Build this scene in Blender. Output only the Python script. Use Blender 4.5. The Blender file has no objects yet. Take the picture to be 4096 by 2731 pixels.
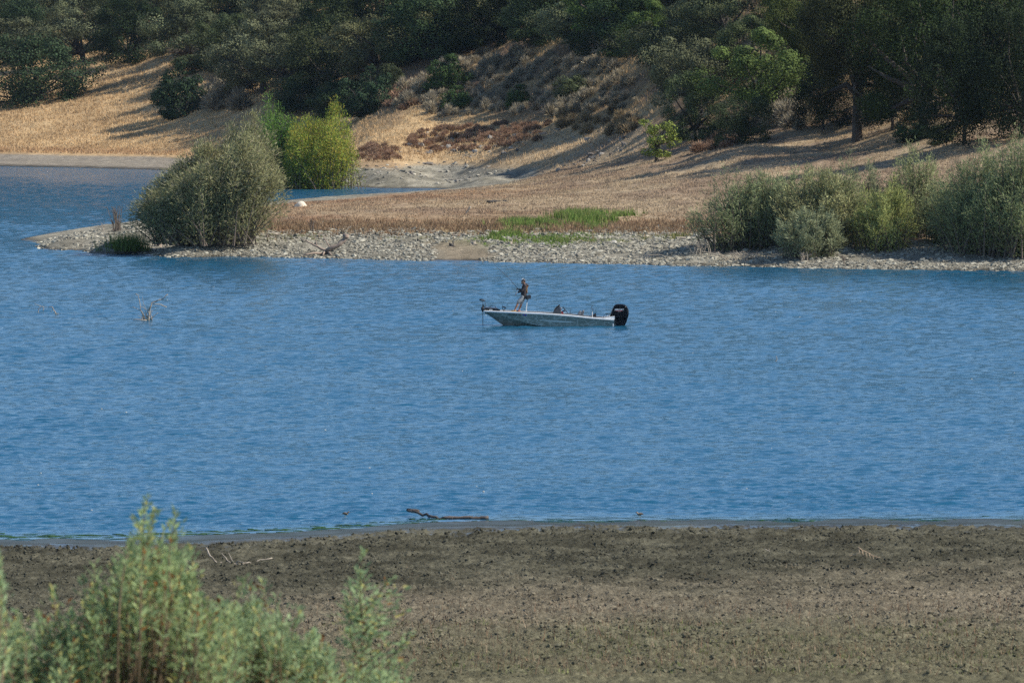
import bpy, math, random
import numpy as np
from mathutils import Vector, Matrix
R = math.radians
random.seed(7)
rng = np.random.default_rng(11)
sc = bpy.context.scene
C = sc.collection

# ---------------------------------------------------------------- camera, sky, sun, exposure
EYE = 14.0
FPX = 24000.0                     # focal length in pixels of the 4096 px photograph
PITCH = math.atan((1365.5 - 178.0) / FPX)
cam_d = bpy.data.cameras.new("camera")
cam = bpy.data.objects.new("camera", cam_d); C.objects.link(cam)
cam.location = (0, 0, EYE); cam.rotation_euler = (R(90) - PITCH, 0, 0)
cam_d.sensor_width = 36; cam_d.lens = FPX * 36 / 4096
cam_d.clip_start = 1; cam_d.clip_end = 6000
cam_d.dof.use_dof = True; cam_d.dof.focus_distance = 305; cam_d.dof.aperture_fstop = 6.3
sc.camera = cam
SUN_AZ, SUN_EL = R(-8), R(42)      # azimuth measured from +x towards +y
world = bpy.data.worlds.new("World"); sc.world = world; world.use_nodes = True
wn = world.node_tree; sky = wn.nodes.new("ShaderNodeTexSky"); sky.sky_type = 'NISHITA'
sky.sun_disc = False; sky.sun_elevation = SUN_EL; sky.sun_rotation = R(90) - SUN_AZ
sky.air_density = 1.0; sky.dust_density = 0.2; sky.ozone_density = 4.0; sky.altitude = 900
bg = wn.nodes["Background"]; bg.inputs[1].default_value = 0.12
wn.links.new(sky.outputs[0], bg.inputs[0])
sd = bpy.data.lights.new("sun", 'SUN'); sd.energy = 5.0; sd.angle = R(0.5); sd.color = (1.0, 0.94, 0.84)
so = bpy.data.objects.new("sun", sd); C.objects.link(so)
sv = Vector((math.cos(SUN_AZ) * math.cos(SUN_EL), math.sin(SUN_AZ) * math.cos(SUN_EL), math.sin(SUN_EL)))
so.rotation_euler = sv.to_track_quat('Z', 'Y').to_euler()
sc.view_settings.view_transform = 'Standard'; sc.view_settings.look = 'None'
sc.view_settings.exposure = 0.45; sc.view_settings.gamma = 1.0
sc.render.engine = 'CYCLES'
cy = sc.cycles
cy.max_bounces = 5; cy.diffuse_bounces = 2; cy.glossy_bounces = 2; cy.transmission_bounces = 3
cy.volume_bounces = 0; cy.transparent_max_bounces = 4; cy.use_denoising = False
cy.caustics_reflective = False; cy.caustics_refractive = False

# ---------------------------------------------------------------- helpers
def link(o, parent=None):
    C.objects.link(o)
    if parent is not None: o.parent = parent
    return o
def tag(o, label=None, cat=None, group=None, kind=None):
    if label: o['label'] = label
    if cat: o['category'] = cat
    if group: o['group'] = group
    if kind: o['kind'] = kind
    return o
def empty(name, loc, rz=0.0):
    o = bpy.data.objects.new(name, None); C.objects.link(o)
    o.empty_display_size = .2; o.location = loc; o.rotation_euler = (0, 0, rz); return o

class MB:
    """collects vertices and faces, builds ONE mesh object"""
    def __init__(s): s.V = []; s.F = []; s.n = 0; s.A = []
    def add(s, V, F, col=None):
        V = np.asarray(V, float).reshape(-1, 3)
        F = np.asarray(F, int)
        s.V.append(V); s.F.append(F + s.n); s.n += len(V)
        if col is None: col = (1, 1, 1)
        col = np.asarray(col, float)
        if col.ndim == 1: col = np.repeat(col[None], len(V), 0)
        s.A.append(col); return s
    def tube(s, P, rad, n=6, cap=True, col=None):
        P = np.asarray(P, float); m = len(P)
        rad = np.full(m, rad, float) if np.isscalar(rad) else np.asarray(rad, float)
        T = np.gradient(P, axis=0); T /= np.linalg.norm(T, axis=1)[:, None] + 1e-9
        ref = np.array([0., 0., 1.]) if abs(T[:, 2]).mean() < .8 else np.array([0., 1., 0.])
        U = np.cross(T, ref); U /= np.linalg.norm(U, axis=1)[:, None] + 1e-9
        W = np.cross(T, U)
        a = np.arange(n) * 2 * math.pi / n
        V = P[:, None] + rad[:, None, None] * (np.cos(a)[None, :, None] * U[:, None] + np.sin(a)[None, :, None] * W[:, None])
        i = np.arange(m - 1)[:, None] * n; j = np.arange(n)[None]; k = (j + 1) % n
        F = np.stack([i + j, i + k, i + n + k, i + n + j], -1).reshape(-1, 4)
        base = s.n; s.add(V.reshape(-1, 3), F, col)
        if cap and n >= 3:
            s.F.append(np.array([[base + q for q in range(n)][::-1]])); s.F.append(np.array([[base + (m - 1) * n + q for q in range(n)]]))
        return s
    def box(s, c, d, rot=None, col=None):
        q = np.array([[x, y, z] for x in (-.5, .5) for y in (-.5, .5) for z in (-.5, .5)]) * np.array(d)
        if rot is not None: q = q @ np.array(rot.to_3x3() if hasattr(rot, 'to_3x3') else rot).T
        F = [[0, 1, 3, 2], [4, 6, 7, 5], [0, 4, 5, 1], [2, 3, 7, 6], [0, 2, 6, 4], [1, 5, 7, 3]]
        return s.add(q + np.array(c), F, col)
    def prism(s, outline, y0, y1, shrink=None, col=None):
        """outline in (x, z), extruded along y; shrink gives extra inset rings [(y, scale)] """
        O = np.array(outline, float); c = O.mean(0); n = len(O)
        rings = shrink if shrink else [(y0, 1.0), (y1, 1.0)]
        V = []
        for (y, k) in rings:
            q = c + (O - c) * k; V.append(np.stack([q[:, 0], np.full(n, y), q[:, 1]], 1))
        m = len(rings); base = s.n
        i = np.arange(m - 1)[:, None] * n; j = np.arange(n)[None]; k = (j + 1) % n
        s.add(np.concatenate(V), np.stack([i + j, i + n + j, i + n + k, i + k], -1).reshape(-1, 4), col)
        s.F.append(np.array([[base + q for q in range(n)]])); s.F.append(np.array([[base + (m - 1) * n + q for q in range(n)][::-1]]))
        return s
    def ellipsoid(s, c, r, nu=12, nv=8, rot=None, col=None, warp=None):
        th = np.linspace(0, math.pi, nv + 1); ph = np.arange(nu) * 2 * math.pi / nu
        V = np.array([[math.sin(t) * math.cos(p), math.sin(t) * math.sin(p), math.cos(t)] for t in th for p in ph])
        if warp is not None: V = warp(V)
        V = V * np.array(r)
        if rot is not None: V = V @ np.array(rot.to_3x3()).T
        i = np.arange(nv)[:, None] * nu; j = np.arange(nu)[None]; k = (j + 1) % nu
        return s.add(V + np.array(c), np.stack([i + j, i + nu + j, i + nu + k, i + k], -1).reshape(-1, 4), col)
    def data(s, name, mat, smooth=False):
        V = np.concatenate(s.V); me = bpy.data.meshes.new(name)
        sizes = np.concatenate([np.full(len(f), f.shape[1]) for f in s.F])
        idx = np.concatenate([f.reshape(-1) for f in s.F])
        me.vertices.add(len(V)); me.vertices.foreach_set('co', V.reshape(-1).astype(np.float32))
        me.loops.add(len(idx)); me.loops.foreach_set('vertex_index', idx.astype(np.int32))
        me.polygons.add(len(sizes))
        st = np.concatenate([[0], np.cumsum(sizes)[:-1]])
        me.polygons.foreach_set('loop_start', st.astype(np.int32)); me.polygons.foreach_set('loop_total', sizes.astype(np.int32))
        me.polygons.foreach_set('use_smooth', np.full(len(sizes), smooth))
        A = np.concatenate(s.A)
        at = me.attributes.new('tint', 'FLOAT_COLOR', 'POINT')
        at.data.foreach_set('color', np.concatenate([A, np.ones((len(A), 1))], 1).reshape(-1).astype(np.float32))
        me.materials.append(mat); me.update(); me.validate()
        return me
    def build(s, name, mat, parent=None, smooth=False):
        return link(bpy.data.objects.new(name, s.data(name, mat, smooth)), parent)

def _h(ix, iy, seed):
    n = (ix.astype(np.int64) * 374761393 + iy.astype(np.int64) * 668265263 + seed * 974711) & 0x7fffffff
    n = ((n ^ (n >> 13)) * 1274126177) & 0x7fffffff
    return ((n ^ (n >> 16)) & 0xffff) / 65535.0
def vn(x, y, seed=0):
    x = np.asarray(x, float); y = np.asarray(y, float)
    ix = np.floor(x); iy = np.floor(y); fx = x - ix; fy = y - iy
    fx = fx * fx * (3 - 2 * fx); fy = fy * fy * (3 - 2 * fy)
    a = _h(ix, iy, seed); b = _h(ix + 1, iy, seed); c = _h(ix, iy + 1, seed); d = _h(ix + 1, iy + 1, seed)
    return (a + (b - a) * fx) * (1 - fy) + (c + (d - c) * fx) * fy
def fbm(x, y, seed=0, o=4):
    r = 0; a = .5; t = 0
    for k in range(o):
        r = r + a * vn(x, y, seed + k * 17); t += a; a *= .5; x = x * 2.03 + 5.1; y = y * 2.03 + 1.7
    return r / t
def sst(a, b, v):
    t = np.clip((v - a) / (b - a), 0, 1); return t * t * (3 - 2 * t)

# ---------------------------------------------------------------- materials
def newmat(name):
    m = bpy.data.materials.new(name); m.use_nodes = True
    nt = m.node_tree; b = nt.nodes['Principled BSDF']; return m, nt, b
def N(nt, typ, **kw):
    n = nt.nodes.new(typ)
    for k, v in kw.items():
        if isinstance(k, str) and hasattr(n, k): setattr(n, k, v)
    return n
def noise(nt, scale, detail=4, rough=.6, coord='pos', stretch=None, dist=0):
    t = nt.nodes.new('ShaderNodeTexNoise'); t.inputs['Scale'].default_value = scale
    t.inputs['Detail'].default_value = detail; t.inputs['Roughness'].default_value = rough
    t.inputs['Distortion'].default_value = dist
    if coord == 'pos':
        g = nt.nodes.new('ShaderNodeNewGeometry'); src = g.outputs['Position']
    else:
        g = nt.nodes.new('ShaderNodeTexCoord'); src = g.outputs['Object']
    if stretch:
        mp = nt.nodes.new('ShaderNodeMapping'); mp.inputs['Scale'].default_value = stretch
        nt.links.new(src, mp.inputs[0]); src = mp.outputs[0]
    nt.links.new(src, t.inputs['Vector']); return t
def ramp(nt, src, stops):
    r = nt.nodes.new('ShaderNodeValToRGB'); el = r.color_ramp.elements
    while len(el) < len(stops): el.new(.5)
    for e, (p, c) in zip(el, stops):
        e.position = p; e.color = (c[0], c[1], c[2], 1) if not np.isscalar(c) else (c, c, c, 1)
    nt.links.new(src, r.inputs[0]); return r
def mix(nt, a, b, f=None, mode='MIX', fac=1.0):
    m = nt.nodes.new('ShaderNodeMix'); m.data_type = 'RGBA'; m.blend_type = mode
    m.inputs[0].default_value = fac
    if f is not None: nt.links.new(f, m.inputs[0])
    for s, v in ((6, a), (7, b)):
        if isinstance(v, (tuple, list)): m.inputs[s].default_value = (*v[:3], 1)
        else: nt.links.new(v, m.inputs[s])
    return m.outputs[2]
def bumpn(nt, bsdf, h, strength, dist):
    b = nt.nodes.new('ShaderNodeBump'); b.inputs['Strength'].default_value = strength; b.inputs['Distance'].default_value = dist
    nt.links.new(h, b.inputs['Height']); nt.links.new(b.outputs[0], bsdf.inputs['Normal'])
def pmat(name, c0, c1=None, scale=3.0, rough=.6, metal=0, bump=0, bdist=.02, spec=.4, coord='obj', detail=4):
    m, nt, b = newmat(name)
    c1 = c1 or tuple(v * .7 for v in c0)
    t = noise(nt, scale, detail, coord=coord); r = ramp(nt, t.outputs['Fac'], [(.35, c0), (.65, c1)])
    nt.links.new(r.outputs[0], b.inputs['Base Color'])
    b.inputs['Roughness'].default_value = rough; b.inputs['Metallic'].default_value = metal
    b.inputs['Specular IOR Level'].default_value = spec
    if bump: bumpn(nt, b, t.outputs['Fac'], bump, bdist)
    return m
def tintmat(name, rough=.8, spec=.2, nscale=None, lo=.7, hi=1.3, bump=0, bdist=.02, trans=0, objvar=0.0, coord='pos'):
    """base colour from the 'tint' attribute with noise and per-object variation"""
    m, nt, b = newmat(name)
    a = nt.nodes.new('ShaderNodeAttribute'); a.attribute_name = 'tint'; col = a.outputs['Color']
    if nscale:
        t = noise(nt, nscale, 5, .65, coord=coord); r = ramp(nt, t.outputs['Fac'], [(.3, lo), (.7, hi)])
        col = mix(nt, col, r.outputs[0], mode='MULTIPLY')
        if bump: bumpn(nt, b, t.outputs['Fac'], bump, bdist)
    if objvar:
        oi = nt.nodes.new('ShaderNodeObjectInfo'); mr = nt.nodes.new('ShaderNodeMapRange')
        mr.inputs[3].default_value = -objvar; mr.inputs[4].default_value = objvar * .8
        nt.links.new(oi.outputs['Random'], mr.inputs[0])
        hs = nt.nodes.new('ShaderNodeHueSaturation'); ad = nt.nodes.new('ShaderNodeMath'); ad.operation = 'ADD'; ad.inputs[1].default_value = 1
        nt.links.new(mr.outputs[0], ad.inputs[0]); nt.links.new(ad.outputs[0], hs.inputs['Value'])
        oc = mix(nt, col, oi.outputs['Color'], mode='MULTIPLY')
        nt.links.new(oc, hs.inputs['Color']); col = hs.outputs[0]
    nt.links.new(col, b.inputs['Base Color'])
    b.inputs['Roughness'].default_value = rough; b.inputs['Specular IOR Level'].default_value = spec
    if trans:
        tr = nt.nodes.new('ShaderNodeBsdfTranslucent'); nt.links.new(col, tr.inputs[0])
        ms = nt.nodes.new('ShaderNodeMixShader'); ms.inputs[0].default_value = trans
        nt.links.new(b.outputs[0], ms.inputs[1]); nt.links.new(tr.outputs[0], ms.inputs[2])
        nt.links.new(ms.outputs[0], nt.nodes['Material Output'].inputs[0])
    return m

# ---------------------------------------------------------------- terrain: elevations known at surveyed points
K = 4096 / 2352.0                  # photograph pixels per unit used in the tables below
def wpt(px, row, z=None, d=None):
    """world point seen at (px,row) with elevation z or at depth d"""
    Rr = row * K; Px = px * K
    if d is None: d = (EYE - z) * FPX / (Rr - 178.0)
    else: z = EYE - (Rr - 178.0) * d / FPX
    return ((Px - 2048) * d / FPX, d, z)
ctrl = []
front = [(40,552),(100,565),(200,572),(300,578),(400,583),(500,587),(600,590),(750,593),(900,597),(1050,600),(1200,603),(1350,606),(1500,608),(1650,611),(1800,614),(1950,617),(2100,619),(2230,621),(2352,623)]
for p, r in front:
    x, y, z = wpt(p, r, 0); ctrl.append((x, y, 0)); ctrl.append((x, y - 8, -.7)); ctrl.append((x, y - 25, -1.3))
for p, r, z in [(100,557,.4),(200,545,.8),(300,540,1.1),(150,552,.6),(250,548,.95),
    (400,545,1.2),(500,540,1.3),(600,527,1.45),(700,524,1.55),(800,527,1.5),(1000,530,1.5),(1150,528,1.5),(1300,530,1.5),(1450,535,1.4),(1550,540,1.3),
    (600,500,1.8),(700,490,2.0),(850,485,2.2),(1000,480,2.3),(1150,475,2.3),(1300,480,2.4),(1450,475,2.5),(1600,480,2.6),
    (620,478,1.7),(700,464,1.6),(800,460,1.5),(900,447,1.5),(1000,438,1.4),(1080,432,1.3),
    (1050,434.5,.1),(1110,425,.8),(1190,415,.8),(1200,390,1.8),(1300,430,2.4),(1100,455,2.0),(1400,370,3.0),(1300,390,2.3),
    (1500,400,3.4),(1500,440,2.9),(1700,350,5.3),(1800,430,3.6),(1650,420,3.4),(1900,380,4.7),(2050,430,3.8),(2200,400,4.5),
    (1700,570,.9),(1600,580,.7),(1850,575,.9),(2100,560,1.3),(2352,575,1.0),(2200,570,1.1),(2200,500,2.5),(1800,500,2.4),(2000,490,2.6),(2352,490,2.6),
    (815,380,1.9),(1000,400,1.2),(900,395,1.5),(1100,405,1.3)]:
    ctrl.append(wpt(p, r, z))
back = [(820,457),(900,449),(1000,439),(700,464),(600,472),(480,487),(350,508),(250,528),(150,541),(80,549)]
for p, r in back:
    x, y, z = wpt(p, r, 0); y += 10; ctrl.append((x, y, 0)); ctrl.append((x, y + 12, -.7))
for p, r in [(0,382),(120,384),(240,387),(340,390),(430,395),(520,402),(620,412),(720,422),(815,430),(900,432.5),(1000,434)]:
    x, y, z = wpt(p, r, 0); ctrl.append((x, y, 0)); 
    if p < 850: ctrl.append((x, y - 18, -.8))
    if p < 400: ctrl.append((x, y - 80, -1.2))
for p, r, y in [(0,430,0),(100,450,0),(0,500,0),(150,500,0),(-100,560,0)]:
    a = wpt(p, r, 0); ctrl.append((a[0], a[1], -1.3))
for p, r, d in [(0,352,718),(180,354,708),(350,358,700),(500,360,690),(650,368,668),(740,372,650),
    (900,371,607),(1000,352,625),(900,330,625),(900,280,650),(900,240,665),(900,200,680),(760,320,672),(760,260,695),
    (1100,345,612),(1100,280,640),(1100,200,665),(1100,130,685),(1100,50,705),(1100,0,720),(1100,-100,760),(1100,-300,860),
    (1250,340,596),(1250,280,620),(1250,200,645),
    (1400,335,575),(1400,280,600),(1500,300,560),(1400,200,620),(1400,100,640),(1400,0,665),(1400,-300,790),
    (1600,330,520),(1650,280,535),(1700,200,555),(1700,100,575),(1700,0,600),(1700,-300,700),
    (1968,325,483),(1830,325,495),(2000,280,500),(2000,200,515),(2000,0,550),(2200,330,455),(2352,340,440),(2352,300,460),(2352,200,475),(2352,0,510),(2352,-300,600),
    (0,300,750),(300,300,735),(600,300,700),(0,250,780),(300,250,760),(500,280,720),(0,180,820),(300,180,790),(600,200,730),(450,190,765),
    (0,100,870),(300,100,840),(600,100,770),(0,0,930),(300,0,900),(600,0,820),(850,0,760),(850,100,715),(0,-300,1080),(300,-300,1040),(600,-300,960),(850,-300,900)]:
    ctrl.append(wpt(p, r, d=d))
ctrl = np.array(ctrl)
YS = .35
def _phi(ax, ay, bx, by):
    return np.sqrt(((ax[:, None] - bx[None]) ** 2) + ((ay[:, None] - by[None]) * YS) ** 2 + 1.5)
_A = _phi(ctrl[:, 0], ctrl[:, 1], ctrl[:, 0], ctrl[:, 1])
_n = len(ctrl); _M = np.zeros((_n + 3, _n + 3)); _M[:_n, :_n] = _A - np.eye(_n) * .35
_M[:_n, _n] = _M[_n, :_n] = 1; _M[:_n, _n + 1] = _M[_n + 1, :_n] = ctrl[:, 0]; _M[:_n, _n + 2] = _M[_n + 2, :_n] = ctrl[:, 1] * YS
_w = np.linalg.solve(_M, np.concatenate([ctrl[:, 2], [0, 0, 0]]))
def rbf(x, y):
    out = np.empty(len(x))
    for i in range(0, len(x), 20000):
        a = x[i:i + 20000]; b = y[i:i + 20000]
        out[i:i + 20000] = _phi(a, b, ctrl[:, 0], ctrl[:, 1]) @ _w[:_n] + _w[_n] + _w[_n + 1] * a + _w[_n + 2] * b * YS
    return out
def near_shore_y(x):
    return np.interp(x, [-16, -11.4, -8.3, -6.2, -3, 0, 5, 12, 17], [169.6, 169.9, 171.2, 172.0, 175.2, 176.4, 176.6, 177, 176.7])
def h_near(x, y):
    s = near_shore_y(x) - y       # metres inland
    yy = np.array([-60, -20, -6, -1, 0, 1.6, 3.2, 25, 55, 76, 93, 113, 128, 145, 163, 173, 200, 250])
    zz = np.array([-1.3, -1.0, -.35, -.05, 0, .015, .05, .42, 1.65, 2.8, 4.0, 5.7, 7.0, 9.2, 11.5, 12.3, 12.6, 12.6])
    z = np.interp(s, yy, zz)
    a = sst(1.8, 4.6, s + (fbm(x * .7, y * .5, 41, 3) - .5) * 3)
    cl = fbm(x * 1.3, y * .9, 3, 3); fi = fbm(x * 6, y * 5, 9, 3)
    z = z + a * ((cl - .5) * .10 + np.maximum(fi - .45, 0) * .26 - .02)
    return z + (1 - a) * (s > -2) * (fbm(x * .5, y * .25, 21, 3) - .5) * .05
def H(x, y):
    x = np.atleast_1d(np.asarray(x, float)); y = np.atleast_1d(np.asarray(y, float))
    z = np.full(x.shape, -1.3)
    m = y < 250; z[m] = h_near(x[m], y[m])
    f = (y >= 330)
    if f.any():
        yf = np.minimum(y[f], 1080.); xf = np.clip(x[f], -.094 * yf, .094 * yf)
        zf = rbf(xf, yf)
        zf = zf + sst(1.0, 4, zf) * ((fbm(x[f] / 6, y[f] / 9, 31, 4) - .5) * 1.1) + sst(.05, .6, zf) * (fbm(x[f] / .9, y[f] / 1.3, 37, 3) - .5) * .22
        zf = np.where(zf > 25, 25 + (zf - 25) * 1.5, zf); cap = 34 + 20 * sst(820, 1150, y[f])
        zf = np.where(zf > 25, 25 + (cap - 25) * (1 - np.exp(-(zf - 25) / (cap - 25))), zf) + sst(900, 1080, y[f]) * 42  # last term: unseen ridge behind the hill, raised for its reflection in the water
        w = sst(330, 352, y[f])
        z[f] = zf * w - 1.3 * (1 - w)
    return z
def hit(px, row, d0=None, d1=1150):
    """the ground point seen at (px,row)"""
    Rr = row * K; Px = px * K
    d = np.arange(d0 or (370 if row < 700 else 100), d1 if row < 700 else 250, .25)
    x = (Px - 2048) * d / FPX; z = EYE - (Rr - 178.0) * d / FPX
    k = np.argmax(H(x, d) >= z)
    return float(x[k]), float(d[k]), float(z[k])
def gz(x, y): return float(H([x], [y])[0])

# albedo of the ground
def albedo(x, y, z):
    n1 = fbm(x / 5, y / 9, 51, 4); n2 = fbm(x / 1.2, y / 1.8, 57, 4); n3 = fbm(x / 14, y / 26, 61, 3)
    c = np.zeros(x.shape + (3,))
    L = lambda a, b, t: a * (1 - t[..., None]) + b * t[..., None]
    A = lambda *v: np.array(v)
    px = x / np.maximum(y, 1) * FPX / K + 1176           # bearing, used only to tell the places apart
    gold = L(A(.48, .34, .185) + c, A(.39, .27, .145) + c, sst(.35, .65, n1))
    meadow = L(A(.35, .27, .175) + c, A(.26, .19, .128) + c, sst(.35, .65, n1))
    hill = L(A(.36, .25, .13) + c, A(.20, .14, .09) + c, sst(.35, .62, n1))
    right = sst(-25, 5, x - (y - 560) * .1)
    far = sst(560, 640, y)
    g = L(meadow, gold, far)
    g = L(g, hill, sst(4.5, 8, z) * sst(820, 900, px) * sst(500, 620, y + (px > 1500) * 80))
    # rusty brown strip along the lower edge of the grass
    rust = np.exp(-((z - 1.75) / .45) ** 2) * (y < 500) * (px > 600) + np.exp(-((z - 1.35) / .3) ** 2) * (y > 650)
    g = L(g, A(.27, .145, .075) + c, np.clip(rust, 0, 1) * sst(.2, .6, n2) * .55)
    grav = L(A(.30, .275, .215) + c, A(.20, .185, .145) + c, sst(.35, .6, n2))
    edge = (n1 - .5) * .5
    tf = (1 - sst(1.25, 1.5, z + edge)) * (y < 520)
    g = L(g, grav, tf)
    tb = (1 - sst(1.55, 1.9, z + edge)) * (y >= 520) * (y < 645) * sst(-22, -16, x) * (1 - sst(1200, 1300, px))
    g = L(g, grav * 1.0, tb)
    tl = (1 - sst(.85, 1.05, z + edge * .3)) * (y >= 600) * (x < -16)
    g = L(g, L(A(.27, .235, .185) + c, A(.21, .185, .15) + c, n2), tl)
    sand = np.exp(-((px - 1060 + (n1 - .5) * 120) / 80) ** 2) * (1 - sst(.9, 1.3, z)) * (y < 420)
    g = L(g, A(.23, .19, .135) + c, np.clip(sand * 1.3, 0, 1))
    # moss-green seep in the middle of the gravel
    seep = np.exp(-((px - 1250) / 170) ** 2) * np.exp(-((z - 1.35) / .45) ** 2) * (y < 430) * sst(.3, .5, n1)
    g = L(g, A(.13, .19, .05) + c, np.clip(seep, 0, 1))
    g = L(g, A(.05, .045, .035) + c, (1 - sst(.02, .22, z + (n2 - .5) * .15)) * (z > -3))
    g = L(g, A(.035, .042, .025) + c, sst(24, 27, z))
    # near mud
    s = near_shore_y(x) - y
    mud = L(A(.066, .063, .045) + c, A(.108, .102, .072) + c, sst(.3, .7, n2))
    dry = L(A(.23, .192, .135) + c, A(.145, .132, .092) + c, n1)
    t = sst(18, 36, s + (n3 - .5) * 26 + (n2 - .5) * 10); mud = L(mud, dry, t * .85)
    grn = L(A(.12, .118, .062) + c, A(.085, .095, .042) + c, n1)
    mud = L(mud, grn, sst(40, 56, s + (n3 - .5) * 14) * .45)
    mud = L(A(.040, .036, .028) + c, mud, sst(1, 4.5, s + (n1 - .5) * 4))
    return L(g, mud, ((y < 250) + c[..., 0]))

# ---------------------------------------------------------------- ground sheet
def grid_mesh(name, xs_of, ys, us, hfun, mat, smooth=True, tint=None):
    Y = np.repeat(ys[:, None], len(us), 1); X = xs_of(us[None, :], Y)
    x = X.reshape(-1); y = Y.reshape(-1); z = hfun(x, y)
    V = np.stack([x, y, z], 1); n = len(us); m = len(ys)
    i = np.arange(m - 1)[:, None] * n; j = np.arange(n - 1)[None]
    F = np.stack([i + j, i + j + 1, i + n + j + 1, i + n + j], -1).reshape(-1, 4)
    mb = MB(); mb.add(V, F, tint(x, y, z) if tint is not None else None)
    return mb.build(name, mat, smooth=smooth)
def ground_mat():
    m, nt, b = newmat("ground")
    a = nt.nodes.new('ShaderNodeAttribute'); a.attribute_name = 'tint'
    t1 = noise(nt, 2.2, 6, .7); t2 = noise(nt, .35, 4, .6)
    c = mix(nt, a.outputs['Color'], ramp(nt, t1.outputs['Fac'], [(.3, .62), (.7, 1.38)]).outputs[0], mode='MULTIPLY')
    c = mix(nt, c, ramp(nt, t2.outputs['Fac'], [(.3, .82), (.7, 1.15)]).outputs[0], mode='MULTIPLY')
    t3 = noise(nt, 11, 5, .75)
    c = mix(nt, c, ramp(nt, t3.outputs['Fac'], [(.32, .55), (.66, 1.4)]).outputs[0], mode='MULTIPLY')
    # dark wet band just above the water, glossy
    g = nt.nodes.new('ShaderNodeNewGeometry'); sx = nt.nodes.new('ShaderNodeSeparateXYZ'); nt.links.new(g.outputs['Position'], sx.inputs[0])
    wet = nt.nodes.new('ShaderNodeMapRange'); wet.inputs[1].default_value = .035; wet.inputs[2].default_value = .10
    wet.inputs[3].default_value = .16; wet.inputs[4].default_value = .85
    nt.links.new(sx.outputs[2], wet.inputs[0]); nt.links.new(wet.outputs[0], b.inputs['Roughness'])
    nt.links.new(c, b.inputs['Base Color']); 
    sp = nt.nodes.new('ShaderNodeMapRange'); sp.inputs[1].default_value = .03; sp.inputs[2].default_value = .12; sp.inputs[3].default_value = .10; sp.inputs[4].default_value = .0
    nt.links.new(sx.outputs[2], sp.inputs[0]); nt.links.new(sp.outputs[0], b.inputs['Specular IOR Level'])
    dist = nt.nodes.new('ShaderNodeMapRange'); dist.inputs[1].default_value = .05; dist.inputs[2].default_value = .15
    dist.inputs[3].default_value = 0.0; dist.inputs[4].default_value = .9
    nt.links.new(sx.outputs[2], dist.inputs[0])
    tb = noise(nt, 7, 6, .8)
    bm = nt.nodes.new('ShaderNodeBump'); bm.inputs['Distance'].default_value = .09
    nt.links.new(dist.outputs[0], bm.inputs['Strength']); nt.links.new(tb.outputs['Fac'], bm.inputs['Height'])
    nt.links.new(bm.outputs[0], b.inputs['Normal'])
    return m
ys = np.concatenate([np.arange(-40, 110, 2.5), np.arange(110, 177, .1), np.arange(177, 200, 1.), np.arange(200, 330, 10),
                     np.arange(330, 376, 2), np.arange(376, 480, .35), np.arange(480, 700, .8), np.arange(700, 900, 1.5), np.arange(900, 1501, 12)])
ud = np.linspace(-.09, .09, 520); uo = .09 + (np.linspace(0, 1, 22)[1:] ** 1.6) * .38
us = np.concatenate([-uo[::-1], ud, uo])
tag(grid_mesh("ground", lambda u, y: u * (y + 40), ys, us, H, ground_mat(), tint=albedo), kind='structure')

# ---------------------------------------------------------------- lake
def water_mat():
    m, nt, b = newmat("lake_water")
    b.inputs['Base Color'].default_value = (.010, .080, .146, 1); b.inputs['Roughness'].default_value = .06
    b.inputs['IOR'].default_value = 1.333; b.inputs['Specular IOR Level'].default_value = .5
    a = noise(nt, 2.2, 5, .62, stretch=(1.0, 2.0, 1)); c = noise(nt, .16, 3, .5, stretch=(1, 2.2, 1))
    ad = nt.nodes.new('ShaderNodeMath'); ad.operation = 'MULTIPLY_ADD'; ad.inputs[1].default_value = 1.0
    mr = nt.nodes.new('ShaderNodeMapRange'); mr.inputs[1].default_value = .3; mr.inputs[2].default_value = .7; mr.inputs[3].default_value = .35; mr.inputs[4].default_value = 1.1
    nt.links.new(c.outputs['Fac'], mr.inputs[0])
    # the ripples die out over the shallows of the near shore
    g = nt.nodes.new('ShaderNodeNewGeometry'); at = nt.nodes.new('ShaderNodeAttribute'); at.attribute_name = 'tint'
    s = nt.nodes.new('ShaderNodeSeparateColor'); nt.links.new(at.outputs['Color'], s.inputs[0])
    mu = nt.nodes.new('ShaderNodeMath'); mu.operation = 'MULTIPLY'; nt.links.new(mr.outputs[0], mu.inputs[0]); nt.links.new(s.outputs[0], mu.inputs[1])
    mu2 = nt.nodes.new('ShaderNodeMath'); mu2.operation = 'MULTIPLY'; mu2.inputs[1].default_value = 1.35; nt.links.new(mu.outputs[0], mu2.inputs[0])
    bm = nt.nodes.new('ShaderNodeBump'); bm.inputs['Distance'].default_value = .045
    nt.links.new(mu2.outputs[0], bm.inputs['Strength']); nt.links.new(a.outputs['Fac'], bm.inputs['Height'])
    nt.links.new(bm.outputs[0], b.inputs['Normal'])
    return m
_wr = np.random.default_rng(5)
NW = 44
_lam = .24 * (1.5 / .24) ** (_wr.random(NW) ** 1.6); _th = R(90) + _wr.normal(0, R(42), NW)
_kx = 2 * math.pi / _lam * np.cos(_th); _ky = 2 * math.pi / _lam * np.sin(_th); _ph = _wr.random(NW) * 6.28
_sl = .038
def waves(x, y):
    calm = sst(-1.5, 6, y - near_shore_y(x)) * .98 + .02
    gust = (.6 + .8 * fbm(x / 9, y / 16, 77, 3)) * (.75 + .5 * fbm(x / 60, y / 22, 78, 2))
    dy = .06 * (np.maximum(y, 165) / 170) ** 1.5
    z = np.zeros_like(x)
    for k in range(NW):
        f = np.clip((_lam[k] - 2.2 * dy) / (1.5 * dy), 0, 1)
        z += f * _sl * _lam[k] / 6.283 * np.sin(_kx[k] * x + _ky[k] * y + _ph[k])
    return z * calm * gust * 1.0
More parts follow.
